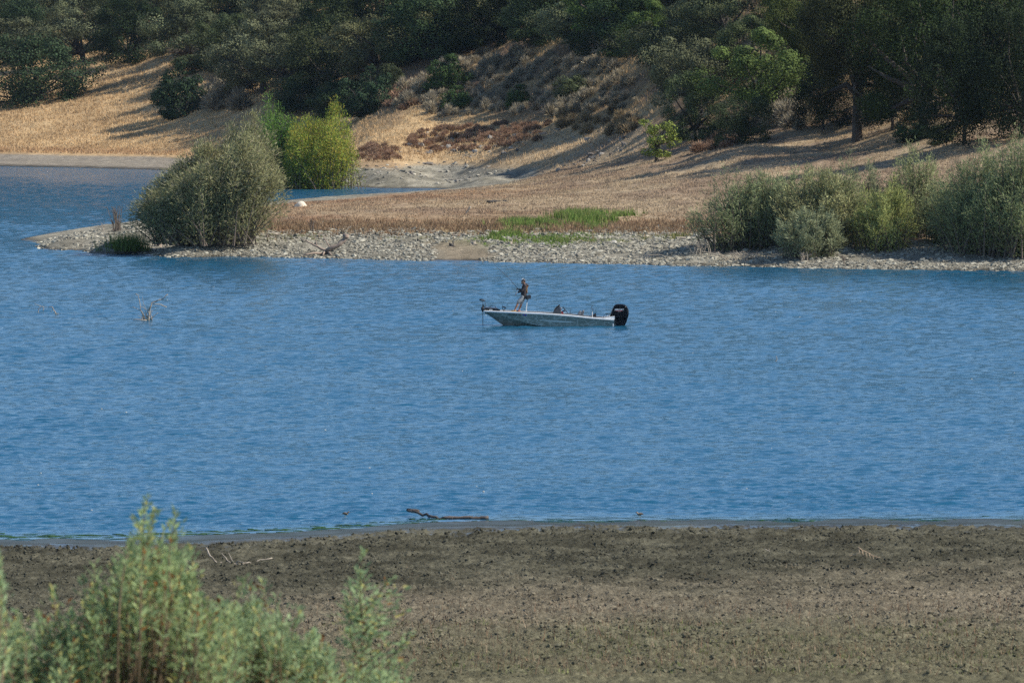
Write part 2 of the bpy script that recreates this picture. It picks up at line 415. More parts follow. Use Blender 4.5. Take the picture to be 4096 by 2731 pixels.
yw = [150.0]
while yw[-1] < 720: yw.append(yw[-1] + .06 * (max(yw[-1], 165) / 170) ** 1.5)
uw = np.concatenate([-(.125 + np.linspace(0, 1, 12)[1:] ** 1.6 * .35)[::-1], np.linspace(-.125, .125, 305), .125 + np.linspace(0, 1, 12)[1:] ** 1.6 * .35])
def wtint(x, y, z):
    c = sst(-1, 5, y - near_shore_y(x)); f = 1 + 3.5 * sst(330, 600, y); return np.stack([c * f, c, c], 1)
tag(grid_mesh("lake_water", lambda u, y: u * y, np.array(yw), uw, waves, water_mat(), tint=wtint), kind='structure')

# ---------------------------------------------------------------- vegetation builders
def leaves(rg, P, D, ln, wd, col, mb, spread=1.0, out=None):
    """leaf faces at P; D = preferred long axis (unit), random roll"""
    n = len(P); ln = ln * rg.uniform(.7, 1.3, n); wd = wd * rg.uniform(.7, 1.3, n)
    A = D + rg.normal(0, spread, (n, 3)); A /= np.linalg.norm(A, axis=1)[:, None] + 1e-9
    B = np.cross(A, rg.normal(0, 1, (n, 3)) if out is None else out + rg.normal(0, .38, (n, 3))); B /= np.linalg.norm(B, axis=1)[:, None] + 1e-9
    V = np.empty((n, 4, 3))
    V[:, 0] = P - A * (ln / 2)[:, None]; V[:, 1] = P + B * (wd / 2)[:, None]; V[:, 2] = P + A * (ln / 2)[:, None]; V[:, 3] = P - B * (wd / 2)[:, None]
    mb.add(V.reshape(-1, 3), np.arange(n * 4).reshape(n, 4), np.repeat(col, 4, 0) if np.ndim(col) == 2 else col)
def colvar(rg, n, base, var=.25, alt=None, altp=0):
    c = np.array(base)[None] * (1 + rg.normal(0, var, (n, 1))).clip(.45, 1.8)
    if alt is not None:
        k = rg.random(n) < altp; c[k] = np.array(alt)[None] * (1 + rg.normal(0, var, (k.sum(), 1))).clip(.5, 1.6)
    return c
MAT_OAK = tintmat("oak_leaves", .7, .04, objvar=.22, trans=.08)
MAT_LEAF = tintmat("shrub_leaves", .6, .08, objvar=.15, trans=.25)
MAT_WILLOW = tintmat("willow_leaves", .6, .08, trans=.3)
MAT_BARK = pmat("bark", (.085, .07, .055), (.045, .038, .032), 6, .9, bump=.5, bdist=.05)
MAT_DRYWOOD = pmat("dead_wood", (.42, .36, .28), (.24, .20, .155), 9, .85, bump=.4, bdist=.01)
MAT_TWIG = pmat("twigs", (.16, .125, .095), (.09, .07, .055), 5, .9)

def oak_meshes(seed, W, Ht, trunk_h, nleaf, leaf, base, dens=46, skirt=.12, alt=None, altp=0, dead=0):
    """crown mesh and trunk mesh of a round-headed evergreen oak; W wide, Ht tall"""
    rg = np.random.default_rng(seed)
    cl = []; rx = W / 2; zc = trunk_h + (Ht - trunk_h) * .44; rz = (Ht - trunk_h) * .54
    lob = rg.uniform(0, 6.28, 3)
    if skirt < .045: dens = int(dens * 1.7)
    while len(cl) < dens:
        v = rg.normal(0, 1, 3); v /= np.linalg.norm(v)
        if v[2] < -.93: continue
        az = math.atan2(v[1], v[0])
        k = (1 + .16 * math.sin(2 * az + lob[0]) + .13 * math.sin(3 * az + lob[1]) + .12 * math.sin(5 * v[2] + lob[2])) * rg.uniform(.62, 1.0) ** .6
        hx = math.hypot(v[0], v[1]); bell = 1.0 if skirt < .045 else .55
        if v[2] < 0: k *= 1 + bell * (.93 / max(hx, .3) - 1)
        p = np.array([v[0] * rx * k, v[1] * rx * k, max(zc + v[2] * rz * min(k, 1.05), .09 * Ht)])
        cl.append((p, rg.uniform(.11, .21) * W * (1.1 - .3 * abs(v[2]))))
    for i in range(9 if skirt < .045 else 5):
        a_ = rg.uniform(0, 6.28); q_ = rg.uniform(.1, .5) * rx
        cl.append((np.array([math.cos(a_) * q_, math.sin(a_) * q_, Ht * (rg.uniform(.14, .6) if skirt < .045 else rg.uniform(.45, .75))]), .2 * W))
    dens = len(cl)
    mb = MB(); per = nleaf // dens
    for p, r in cl:
        v = rg.normal(0, 1, (per, 3)); v /= np.linalg.norm(v, axis=1)[:, None]
        q = v * np.array([1, 1, .72]) * r * (rg.uniform(.35, 1.08, (per, 1)) ** .5)
        P = p + q; P[:, 2] = np.maximum(P[:, 2], skirt * Ht * rg.uniform(.3, 1.6, per))
        # face normal leans outward: long axis tangent to the clump
        t = np.cross(v, rg.normal(0, 1, (per, 3))); t /= np.linalg.norm(t, axis=1)[:, None] + 1e-9
        b = np.cross(v, t) + rg.normal(0, .22, (per, 3)); b /= np.linalg.norm(b, axis=1)[:, None]
        t = t + rg.normal(0, .15, (per, 3)); t /= np.linalg.norm(t, axis=1)[:, None]
        s = leaf * rg.uniform(.6, 1.35, per)
        shade = 1 + rg.normal(0, .2)
        V = np.stack([P - t * s[:, None] / 2, P + b * s[:, None] * .4, P + t * s[:, None] / 2, P - b * s[:, None] * .4], 1)
        c = colvar(rg, per, np.array(base) * shade, .13, alt, altp)
        mb.add(V.reshape(-1, 3), np.arange(per * 4).reshape(per, 4), np.repeat(c, 4, 0))
    crown = mb.data('crown', MAT_OAK)
    tb = MB(); top = np.array([rg.normal(0, .15), rg.normal(0, .15), trunk_h + .1 * Ht]); r0 = W * (.042 if skirt >= .045 else .022)
    tb.tube([[0, 0, -1.6], [0, 0, 0], [top[0] * .4, top[1] * .4, trunk_h * .6], top], [r0 * 1.5, r0 * 1.25, r0, r0 * .9], 8)
    for p, r in [cl[i] for i in rg.permutation(dens)[:16]]:
        m = (top + p) / 2 + rg.normal(0, .05 * W, 3); m[2] = top[2] * .45 + p[2] * .55
        tb.tube([top - [0, 0, .3 * trunk_h], top * .5 + m * .5, m, p], [r0 * .7, r0 * .5, r0 * .34, r0 * .1], 5)
    for i in range(dead):
        a = rg.uniform(0, 6.28); q = top + [math.cos(a) * rx * .6, math.sin(a) * rx * .6, rg.uniform(-.1, .3) * Ht]
        tb.tube([top, (top + q) / 2 + rg.normal(0, .2, 3), q], [r0 * .4, r0 * .25, .02], 5)
    return crown, tb.data('trunk', MAT_BARK)

def willow_meshes(seed, W, Ht, nst, base, leaf=(.3, .075), per=220, alt=None, altp=0, lean=.0, low=.12, domes=None, mat=None, stem_c=None, sparse=1.0, D=None):
    """many-stemmed shrub: upright fanning stems with narrow leaves along them"""
    rg = np.random.default_rng(seed); mb = MB(); st = MB(); D = D or W * .8
    for i in range(nst):
        a = rg.uniform(0, 6.28); r = math.sqrt(rg.random())
        ex = r * math.cos(a) * W / 2; ey = r * math.sin(a) * D / 2
        if domes is not None:
            top = max(hh * math.sqrt(max(0.0, 1 - ((ex - cx) / ww) ** 2)) for cx, ww, hh in domes) * Ht
        else: top = Ht * math.sqrt(max(.1, 1 - .85 * r * r))
        top *= (.78 + .42 * fbm(ex / W * 7 + seed, ey / W * 5, seed, 2)) * rg.uniform(.66, 1.06) * (1 - .25 * abs(ey) / (D / 2) * (ey < 0))
        if top < .3: continue
        b = np.array([ex * .38 + rg.normal(0, .1 * W), ey * .38 + rg.normal(0, .1 * D), -.15]); e = np.array([ex + lean * top, ey, top])
        b[0] = np.clip(b[0], -W * .42, W * .42); b[1] = np.clip(b[1], -D * .42, D * .42)
        m1 = b * .75 + e * .25; m1[2] = top * .36; m2 = b * .35 + e * .65; m2[2] = top * .72
        tt = np.linspace(0, 1, 9)[:, None]
        cv = (1 - tt) ** 3 * b + 3 * (1 - tt) ** 2 * tt * m1 + 3 * (1 - tt) * tt ** 2 * m2 + tt ** 3 * e
        st.tube(cv, np.linspace(.022 + .004 * Ht, .006, 9), 4, cap=False)
        n = int(per * top / Ht * sparse)
        u = low + (1 - low) * rg.random(n) ** .75
        idx = u * 8; i0 = np.minimum(idx.astype(int), 7); f = (idx - i0)[:, None]
        P = cv[i0] * (1 - f) + cv[i0 + 1] * f
        T = cv[i0 + 1] - cv[i0]; T /= np.linalg.norm(T, axis=1)[:, None]
        off = rg.normal(0, 1, (n, 3)); rad = (.06 * W + .075 * Ht) * (1.08 - .62 * u)[:, None] * rg.random((n, 1)) ** .5
        off /= np.linalg.norm(off, axis=1)[:, None]
        P = P + off * rad; P[:, 2] = np.maximum(P[:, 2], .03)
        sh = 1 + rg.normal(0, .10)
        c = colvar(rg, n, np.array(base) * sh, .13, alt, altp)
        leaves(rg, P, T * .8 + off * .8, leaf[0], leaf[1], c, mb, spread=.42, out=(P - [0, 0, .35 * Ht]) / (np.linalg.norm(P - [0, 0, .35 * Ht], axis=1)[:, None] + .1))
    return mb.data('foliage', mat or MAT_WILLOW), st.data('stems', stem_c or MAT_TWIG)

def plant(name, crown, trunk, cn, tn, loc, rz, s, label, cat, group=None, color=None):
    e = empty(name, loc, rz); e.scale = s
    a = link(bpy.data.objects.new(cn, crown), e)
    if color: a.color = (*color, 1)
    if trunk is not None: link(bpy.data.objects.new(tn, trunk), e)
    tag(e, label, cat, group); return e

def scatter_blades(rg, x, y, z, h, w, col, mb, k=4, lean=.35):
    n = len(x)
    for q in range(k):
        a = rg.uniform(0, 6.28, n); hh = h * rg.uniform(.5, 1.2, n); ww = w * rg.uniform(.6, 1.3, n)
        dx = rg.normal(0, lean, n) * hh; dyy = rg.normal(0, lean, n) * hh
        bx = x + rg.normal(0, .06, n) * 1.5; by = y + rg.normal(0, .1, n)
        V = np.stack([np.stack([bx - np.cos(a) * ww, by - np.sin(a) * ww, z - .05], 1), np.stack([bx + np.cos(a) * ww, by + np.sin(a) * ww, z - .05], 1),
                      np.stack([bx + dx, by + dyy, z + hh], 1)], 1)
        mb.add(V.reshape(-1, 3), np.arange(n * 3).reshape(n, 3), np.repeat(col * rg.uniform(.75, 1.25, (n, 1)), 3, 0))

# ---------------------------------------------------------------- oak wood on the slope
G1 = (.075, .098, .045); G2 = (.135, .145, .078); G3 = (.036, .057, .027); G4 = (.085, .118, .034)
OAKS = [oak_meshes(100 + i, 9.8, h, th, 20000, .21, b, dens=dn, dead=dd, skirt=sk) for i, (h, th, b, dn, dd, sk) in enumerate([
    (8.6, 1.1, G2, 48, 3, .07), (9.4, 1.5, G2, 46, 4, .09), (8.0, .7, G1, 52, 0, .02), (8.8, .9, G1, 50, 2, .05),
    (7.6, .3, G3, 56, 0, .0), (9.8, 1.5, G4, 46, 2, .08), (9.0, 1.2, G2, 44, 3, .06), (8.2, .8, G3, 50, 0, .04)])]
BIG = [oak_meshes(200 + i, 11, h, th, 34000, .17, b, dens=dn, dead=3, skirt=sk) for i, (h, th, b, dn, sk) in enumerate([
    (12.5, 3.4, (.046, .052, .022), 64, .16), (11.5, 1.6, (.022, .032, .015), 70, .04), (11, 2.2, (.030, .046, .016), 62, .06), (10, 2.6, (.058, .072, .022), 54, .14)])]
def put_oak(px, row, top, w, v, label, group=None, big=False, name='oak_tree', color=None, d0=None):
    x, y, z = hit(px, row, d0); s = FPX / K / y              # table units per metre at that distance
    ht = (row - top) / s; wd = w / s
    src = (BIG if big else OAKS)[v]; W0 = 11 if big else 9
    H0 = [12.5, 11.5, 11, 10][v] if big else [8.6, 9.4, 8.0, 8.8, 7.6, 9.8, 9.0, 8.2][v]
    rz = random.uniform(0, 6.28); k = wd / W0
    return plant(name, src[0], src[1], 'crown', 'trunk', (x, y, z - (.1 * ht if v == 4 and not big else .2)), rz, (k, k, ht / H0), label, 'tree', group, color)
MASS = 'oaks of the wood on the far slope'
# trees one can tell apart (bearing, foot, top, width in table units)
for a in [
    (70, 236, 68, 235, 4, 'broad blue-green oak with foliage to the ground at the left end of the golden slope'),
    (25, 150, 40, 180, 0, 'grey-green oak standing right behind the broad blue-green oak at the left end'),
    (605, 212, 45, 185, 0, 'large grey-green oak with hanging foliage right of the grey thorny brush'),
    (520, 152, 22, 130, 3, 'oak with a dark leaning trunk against a patch of golden grass'),
    (1600, 322, 150, 120, 3, 'dark leafy tree with a short trunk behind the small sparse sapling'),
    (1585, 250, 68, 165, 6, 'tall mottled grey-green oak rising behind the dark leafy tree'),
    (1745, 285, 74, 215, 5, 'bright green spreading oak with bare grey limbs below its crown'),
    (690, 252, 168, 130, 4, 'low black-green oak added to darken the shaded gully right of the large grey-green oak'),  # this oak and the next are added to darken the gully
    (772, 264, 180, 120, 4, 'round black-green oak added to darken the gully beside the dark gully shrub'),
    (1700, 330, 215, 110, 2, 'low dark oak beneath the bright green spreading oak'),
]: put_oak(*a[:5], a[5], color=(1, 1, 1))
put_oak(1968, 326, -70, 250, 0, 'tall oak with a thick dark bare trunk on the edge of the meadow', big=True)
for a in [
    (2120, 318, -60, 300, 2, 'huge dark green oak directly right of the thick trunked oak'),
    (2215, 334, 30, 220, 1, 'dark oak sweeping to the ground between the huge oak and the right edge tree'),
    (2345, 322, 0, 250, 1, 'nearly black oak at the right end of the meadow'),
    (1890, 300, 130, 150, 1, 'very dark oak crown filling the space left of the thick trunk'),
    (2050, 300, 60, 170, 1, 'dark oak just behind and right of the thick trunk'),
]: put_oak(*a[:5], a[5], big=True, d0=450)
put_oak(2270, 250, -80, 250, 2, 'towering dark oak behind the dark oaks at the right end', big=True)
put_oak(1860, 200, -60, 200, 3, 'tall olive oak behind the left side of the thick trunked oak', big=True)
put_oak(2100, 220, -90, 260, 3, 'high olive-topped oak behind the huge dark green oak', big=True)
# the closed wood
rows = []
def strip(pts, n, hgt, jit=10):
    xs = [p[0] for p in pts]; n = max(3, int(n * .85)); q = np.linspace(xs[0], xs[-1], n)
    for i, p in enumerate(q):
        r = np.interp(p, xs, [k[1] for k in pts]) + random.uniform(-jit, jit); h = hgt * random.uniform(.9, 1.35)
        rows.append((p + random.uniform(-18, 18), r, r - h, h * random.uniform(.95, 1.3)))
strip([(-60, 128), (200, 138), (420, 160), (560, 165)], 8, 130)
strip([(-80, 88), (620, 92)], 9, 120)
strip([(-60, 45), (700, 45)], 9, 110)
strip([(-60, 5), (1200, 5)], 15, 105)
strip([(-60, -35), (1500, -45)], 16, 100)
strip([(660, 200), (760, 208), (860, 175), (960, 142), (1060, 122)], 6, 150)
strip([(640, 130), (1100, 90)], 6, 130)
strip([(640, 80), (1200, 55)], 7, 115)
strip([(1120, 112), (1240, 105), (1340, 112), (1460, 140), (1520, 175)], 6, 120)
strip([(1150, 70), (1600, 90)], 6, 115)
strip([(1150, 30), (1800, 25)], 8, 110)
strip([(1500, 150), (1900, 180)], 4, 120)
strip([(1650, 110), (2400, 120)], 6, 130)
strip([(1550, -10), (2450, -10)], 8, 120)
REG = [(620, 'oak in the closed grey-green wood above the golden slope at upper left'),
       (1180, 'oak in the closed wood over the shaded gully at upper centre left'),
       (1620, 'oak in the closed wood above the grey scrub bank at upper centre'),
       (9999, 'oak in the dark wood filling the slope behind the meadow oaks at upper right')]
for (p, r, t, w) in rows:
    lab = [l for q, l in REG if p < q][0]
    v = random.choice([0, 1, 0, 6, 3, 7, 2] if p < 1000 else [2, 3, 5, 6, 7, 3, 0])
    f = random.choice([.55, .7, .9, 1.1, 1.4]) * random.uniform(.9, 1.1)
    put_oak(p, r, t, w, v, lab, group=MASS + ', ' + ['left', 'gully', 'bank', 'right'][[i for i, (q, l) in enumerate(REG) if p < q][0]], color=(f * random.uniform(.92, 1.08), f, f * random.uniform(.88, 1.03)))

# ---------------------------------------------------------------- shrubs of the slope
SH = [oak_meshes(300 + i, 4, 3.4, .1, 8000, .15, b, dens=34, skirt=.02) for i, b in enumerate([(.05, .085, .03), (.035, .06, .03), (.07, .085, .04)])]
def put_bush(px, row, top, w, v, label, name='evergreen_shrub'):
    x, y, z = hit(px, row); s = FPX / K / y; k = w / s / 4
    return plant(name, SH[v][0], SH[v][1], 'foliage', 'stem', (x, y, z - .08 * (row - top) / s), random.uniform(0, 6), (k, k, (row - top) / s / 3.4), label, 'shrub')
for a in [(415, 266, 140, 125, 1, 'rounded dark green shrub alone on the golden slope, right of the blue-green oak'),
          (440, 168, 120, 90, 2, 'small grey-green shrub just above the rounded dark shrub'),
          (845, 262, 150, 118, 1, 'dark shrub with a lit right shoulder at the foot of the gully wood'),
          (893, 205, 140, 66, 2, 'small lit green shrub on the right shoulder of the dark gully shrub'),
          (1025, 212, 122, 92, 0, 'green bushy shrub high on the grey scrub bank'),
          (1048, 250, 195, 66, 0, 'bright green low shrub below the green bushy shrub on the bank'),
          (1190, 250, 192, 56, 0, 'small deep green shrub in the middle of the grey scrub bank'),
          (1312, 232, 166, 78, 2, 'olive shrub on the right part of the grey scrub bank'),
          (2095, 326, 268, 84, 1, 'dark round shrub under the oaks right of the thick trunk'),
          (2160, 330, 282, 70, 2, 'grey-green shrub at the edge of the oak shade')]: put_bush(*a)
def brush_mesh(seed, c0, c1, W=1.6, Ht=1.3, n=420):
    rg = np.random.default_rng(seed); mb = MB()
    v = rg.normal(0, 1, (n, 3)); v[:, 2] = abs(v[:, 2]) + .25; v /= np.linalg.norm(v, axis=1)[:, None]
    r = rg.uniform(.45, 1.0, n)[:, None]
    P = v * r * np.array([W / 2, W / 2, Ht]) * .86
    c = colvar(rg, n, c0, .25, c1, .35)
    leaves(rg, P, v, .5, .055, c, mb, spread=.22)
    return mb.data('brush', MAT_LEAF)
GREY = [brush_mesh(400 + i, (.30, .26, .19), (.40, .34, .23)) for i in range(3)]
RUST = [brush_mesh(410 + i, (.27, .165, .11), (.34, .23, .145), 1.9, .9) for i in range(3)]
TAN = [brush_mesh(420 + i, (.33, .25, .14), (.24, .18, .11), 1.4, 1.0) for i in range(2)]
def put_brush(px, row, k, src, lab, grp, name):
    x, y, z = hit(px, row); o = link(bpy.data.objects.new(name, random.choice(src)))
    o.location = (x, y, z - .08); o.rotation_euler = (0, 0, random.uniform(0, 6)); o.scale = (k, k, k * random.uniform(.8, 1.3))
    f = random.uniform(.8, 1.2); o.color = (f, f, f, 1); tag(o, lab, 'shrub', grp)
def region(n, poly):
    out = []
    xs = [p[0] for p in poly]; ys_ = [p[1] for p in poly]
    while len(out) < n:
        a, b = random.uniform(min(xs), max(xs)), random.uniform(min(ys_), max(ys_)); ins = False
        for i in range(len(poly)):
            (x1, y1), (x2, y2) = poly[i], poly[i - 1]
            if (y1 > b) != (y2 > b) and a < (x2 - x1) * (b - y1) / (y2 - y1) + x1: ins = not ins
        if ins: out.append((a, b))
    return sorted(out, key=lambda t: t[1])
for a, b in region(240, [(900, 235), (960, 180), (1080, 120), (1250, 118), (1440, 160), (1470, 240), (1390, 262), (1240, 272), (1130, 262), (1000, 270)]):
    put_brush(a, b, random.uniform(.6, 1.25), GREY, 'dry grey-brown brush on the steep bank below the upper centre wood', 'grey brush on the bank', 'dry_brush')
for a, b in region(22, [(470, 255), (480, 200), (540, 190), (560, 215), (565, 258)]):
    put_brush(a, b, random.uniform(1.5, 2.6), GREY, 'grey thorny brush beside the rounded dark shrub on the golden slope', 'thorny brush by the rounded shrub', 'dry_brush')
for a, b in region(170, [(930, 335), (960, 300), (1100, 288), (1260, 285), (1230, 330), (1120, 345), (1000, 352)]):
    put_brush(a, b, random.uniform(.4, .85), RUST, 'rust-red brush on the low bank behind the inlet', 'rusty brush behind the inlet', 'rusty_brush')
for a, b in region(45, [(820, 372), (830, 335), (900, 335), (920, 365)]):
    put_brush(a, b, random.uniform(.45, .85), RUST, 'dark red-brown brush just right of the yellow-green willow', 'rusty brush by the willow', 'rusty_brush')
for a, b in region(18, [(870, 250), (900, 200), (960, 195), (950, 265)]):
    put_brush(a, b, random.uniform(.8, 1.5), RUST + GREY, 'reddish brush right of the dark gully shrub', 'reddish brush in the gully', 'rusty_brush')
for a, b in region(40, [(1270, 300), (1290, 262), (1400, 262), (1480, 290), (1420, 318)]):
    put_brush(a, b, random.uniform(.7, 1.3), TAN, 'straw coloured brush at the right foot of the steep bank', 'straw brush at the bank foot', 'straw_brush')
for a, b in region(26, [(1770, 300), (1760, 240), (1830, 215), (1850, 300)]):
    put_brush(a, b, random.uniform(.9, 1.8), GREY, 'tangled grey brush left of the thick trunked oak', 'grey brush by the thick trunk', 'dry_brush')
for a, b in region(20, [(1590, 352), (1640, 325), (1700, 320), (1690, 338)]):
    put_brush(a, b, random.uniform(.7, 1.1), RUST, 'dark red brush at the foot of the dark leafy tree', 'red brush under the leafy tree', 'rusty_brush')

# ---------------------------------------------------------------- willows of the spit and the right bank
def willow(px, row, W_u, top, seed, nst, base, label, name='willow_shrub', cat='shrub', d0=None, **kw):
    x, y, z = hit(px, row, d0); s = FPX / K / y; W = W_u / s; Ht = (row - top) / s
    if 'domes' in kw: kw['domes'] = [(c / s, w / s, h) for c, w, h in kw['domes']]
    f, st = willow_meshes(seed, W, Ht, nst, base, **kw)
    return plant(name, f, st, 'foliage', 'stems', (x, y, z), 0, (1, 1, 1), label, cat)
GW = (.27, .265, .125)
willow(474, 556, 385, 298, 1, 340, GW, 'large domed grey-green willow on the point of the spit', per=560,
       domes=[(120, 75, 1.02), (70, 60, .97), (0, 70, .88), (-55, 55, .76), (-105, 50, .60), (-145, 45, .42), (-165, 40, .30), (125, 62, .92)], alt=(.30, .27, .17), altp=.2, low=.12, leaf=(.31, .05))
willow(732, 452, 250, 248, 2, 230, (.245, .30, .05), 'yellow-green willow with golden leaves beside the inlet', name='yellow_willow', per=300,
       domes=[(38, 48, 1.0), (-38, 50, .96), (0, 85, .86)], alt=(.40, .33, .06), altp=.3, low=.05, leaf=(.30, .075), d0=480)
willow(632, 455, 150, 222, 3, 90, (.15, .26, .05), 'taller fresh green willow rising behind the domed willow', name='green_willow', per=300, low=.1, leaf=(.30, .075), d0=480)
RW = [(1690, 572, 150, 400, 'sparse olive willow at the left end of the right bank thicket', (.10, .115, .055), 60, 150),
      (1795, 560, 150, 372, 'olive willow second from the left end of the right bank thicket', (.125, .14, .07), 80, 260),
      (1890, 565, 160, 380, 'full grey-green willow in the middle of the left half of the thicket', GW, 95, 280),
      (1965, 552, 130, 358, 'tall thin willow with bare grey twigs above the full grey-green willow', (.105, .115, .06), 46, 190),
      (1860, 588, 110, 462, 'low pale willow in front of the thicket above the stony shore', (.125, .135, .075), 60, 240),
      (1925, 562, 120, 388, 'olive willow between the full grey-green willow and the yellowish willow', (.12, .13, .06), 60, 240),
      (1740, 566, 110, 392, 'mottled olive willow next to the sparse one at the left end of the thicket', (.115, .125, .06), 60, 230),
      (2030, 575, 110, 412, 'yellowish willow left of the gap with bare stems', (.165, .175, .06), 60, 230),
      (2105, 545, 120, 322, 'tall see-through willow with dark stems in the gap of the thicket', (.13, .14, .065), 60, 200),
      (2190, 560, 130, 405, 'dusky willow right of the see-through willow', (.10, .115, .055), 66, 230),
      (2265, 580, 170, 345, 'tall dense willow next to the right end of the thicket', (.12, .135, .062), 110, 300),
      (2350, 585, 150, 305, 'tallest willow closing the thicket at the right end', (.115, .13, .06), 100, 300)]
for i, (p, r, w, t, lab, c, n, per) in enumerate(RW):
    willow(p, r, w * 1.6, t, 20 + i, int(n * 1.5), tuple(v * (2.05 if c != GW else 1.0) for v in c), lab, per=per, low=.06, alt=tuple(v * 2.2 for v in c), altp=.18, leaf=(.30, .046))
# sparse sapling on the meadow
x, y, z = hit(1508, 371); s = FPX / K / y
f, st = oak_meshes(500, 3.4, 4.2, .9, 2100, .19, (.18, .22, .05), dens=30, skirt=.06)
plant('sapling', f, st, 'crown', 'trunk', (x, y, z), .4, (85 / s / 3.4, 85 / s / 3.4, (371 - 266) / s / 4.2), 'small sparse young oak standing alone where the meadow meets the slope', 'tree')
def dead_stems(px, row, w, top, n, label, name, seed, mat=None, d0=None, cat='dead stems'):
    rg = np.random.default_rng(seed); x, y, z = hit(px, row, d0); s = FPX / K / y; mb = MB()
    for i in range(n):
        b = np.array([rg.normal(0, w / s * .18), rg.normal(0, .4), -.1]); h = (row - top) / s * rg.uniform(.45, 1)
        l = rg.normal(0, w / s * .28); P = [b, b + [l * .2, 0, h * .45], b + [l * .6, rg.normal(0, .1), h * .85], b + [l, rg.normal(0, .2), h * rg.uniform(.85, 1.0)]]
        mb.tube(P, [.03, .022, .016, .008], 4)
        for q in range(2):
            k = rg.uniform(.4, .9); p0 = np.array(P[1]) * (1 - k) + np.array(P[2]) * k
            mb.tube([p0, p0 + [rg.normal(0, .25), rg.normal(0, .2), rg.uniform(.05, .35)]], [.014, .005], 3)
    o = mb.build(name, mat or MAT_TWIG); o.location = (x, y, z); tag(o, label, cat); return o
dead_stems(268, 530, 38, 462, 26, 'clump of bare brown arching stems at the left foot of the domed willow', 'arching_stalks', 1)
dead_stems(237, 530, 8, 507, 5, 'short pale dead stalks left of the arching stems on the stone point', 'dead_stalks', 2, MAT_DRYWOOD)
dead_stems(1610, 582, 60, 545, 22, 'grey dead twigs at the left foot of the right bank thicket', 'dead_twigs', 3, MAT_DRYWOOD)
dead_stems(1845, 600, 22, 572, 12, 'tuft of dry tan stalks at the waterline under the low pale willow', 'dry_stalks', 4, MAT_DRYWOOD)
dead_stems(1940, 603, 12, 580, 8, 'small brown stalk tuft at the waterline right of the tan tuft', 'brown_stalks', 5)
dead_stems(1700, 597, 90, 572, 34, 'bleached reed stubble below the sparse olive willow', 'reed_stubble', 6, MAT_DRYWOOD)
dead_stems(718, 532, 16, 490, 7, 'thin bare sapling at the grass edge above the forked driftwood', 'bare_sapling', 7)
# reeds by the domed willow
rg = np.random.default_rng(9); x, y, z = hit(292, 574); mb = MB()
n = 260; scatter_blades(rg, rg.normal(0, .65, n), rg.normal(0, .8, n), np.zeros(n), 1.15, .03, np.array([[.13, .19, .045]]) * np.ones((n, 1)), mb, 3, .3)
o = mb.build('reeds', MAT_LEAF); o.location = (x, y, z); tag(o, 'green reeds at the waterline under the left side of the domed willow', 'reeds')

# ---------------------------------------------------------------- ground cover
def icos():
    t = (1 + 5 ** .5) / 2
    V = np.array([(-1, t, 0), (1, t, 0), (-1, -t, 0), (1, -t, 0), (0, -1, t), (0, 1, t), (0, -1, -t), (0, 1, -t), (t, 0, -1), (t, 0, 1), (-t, 0, -1), (-t, 0, 1)], float)
    F = np.array([(0, 11, 5), (0, 5, 1), (0, 1, 7), (0, 7, 10), (0, 10, 11), (1, 5, 9), (5, 11, 4), (11, 10, 2), (10, 7, 6), (7, 1, 8), (3, 9, 4), (3, 4, 2), (3, 2, 6), (3, 6, 8), (3, 8, 9), (4, 9, 5), (2, 4, 11), (6, 2, 10), (8, 6, 7), (9, 8, 1)])
    return V / np.linalg.norm(V[0]), F
IV, IF = icos()
def lumps(rg, x, y, z, s, col, mb, flat=.6, rough=.28, sink=.25):
    n = len(x)
    V = IV[None] * (1 + rg.normal(0, rough, (n, 12, 1)).clip(-.5, .6)) * s[:, None, None] * np.stack([rg.uniform(.8, 1.5, n), rg.uniform(.7, 1.2, n), flat * rg.uniform(.6, 1.3, n)], 1)[:, None]
    a = rg.uniform(0, 6.28, n); ca, sa = np.cos(a)[:, None], np.sin(a)[:, None]
    X = V[..., 0] * ca - V[..., 1] * sa; Y = V[..., 0] * sa + V[..., 1] * ca
    V = np.stack([X + x[:, None], Y + y[:, None], V[..., 2] + (z + s * flat * (1 - 2 * sink) * .5)[:, None]], -1)
    mb.add(V.reshape(-1, 3), (np.arange(n)[:, None, None] * 12 + IF[None]).reshape(-1, 3), np.repeat(col, 12, 0))
def sample(rg, n, x0, x1, y0, y1, wedge=None):
    y = rg.uniform(y0, y1, n)
    if wedge: x = rg.uniform(-wedge, wedge, n) * y
    else: x = rg.uniform(x0, x1, n)
    return x, y, H(x, y)
MAT_STONE = tintmat("stone", .9, .2, nscale=9, lo=.8, hi=1.2)
MAT_GRASS = tintmat("dry_grass", .85, .1, trans=.2)
MAT_CLOD = tintmat("mud_clods", .95, .1, nscale=20, lo=.75, hi=1.25)

# stones of the spit shore and of the shore beyond the inlet
rg = np.random.default_rng(21); mb = MB()
x, y, z = sample(rg, 230000, 0, 0, 369, 425, .092)
dens = fbm(x / 2.2, y / 3, 5, 3); m = (z > -.04) & (z < 1.5 + (dens - .5)) & (rg.random(len(x)) < sst(.22, .5, dens) * .8)
px = x / y * FPX / K + 1176; m &= ~((abs(px - 1060 + 60 * (fbm(x / 2, y / 2, 4, 2) - .5)) < 60) & (z < .9)) 
x, y, z = x[m], y[m], z[m]; s = (.025 + .14 * rg.random(len(x)) ** 6 + .035 * rg.random(len(x)))
lumps(rg, x, y, z, s, colvar(rg, len(x), (.30, .28, .22), .25, (.18, .165, .13), .35), mb, .6, sink=.42)
x, y, z = sample(rg, 40000, 0, 0, 585, 650, .07)
m = (z > .05) & (z < 1.9) & (x > -25) & (rg.random(len(x)) < .13)
x, y, z = x[m], y[m], z[m]; s = .07 + .25 * rg.random(len(x)) ** 4
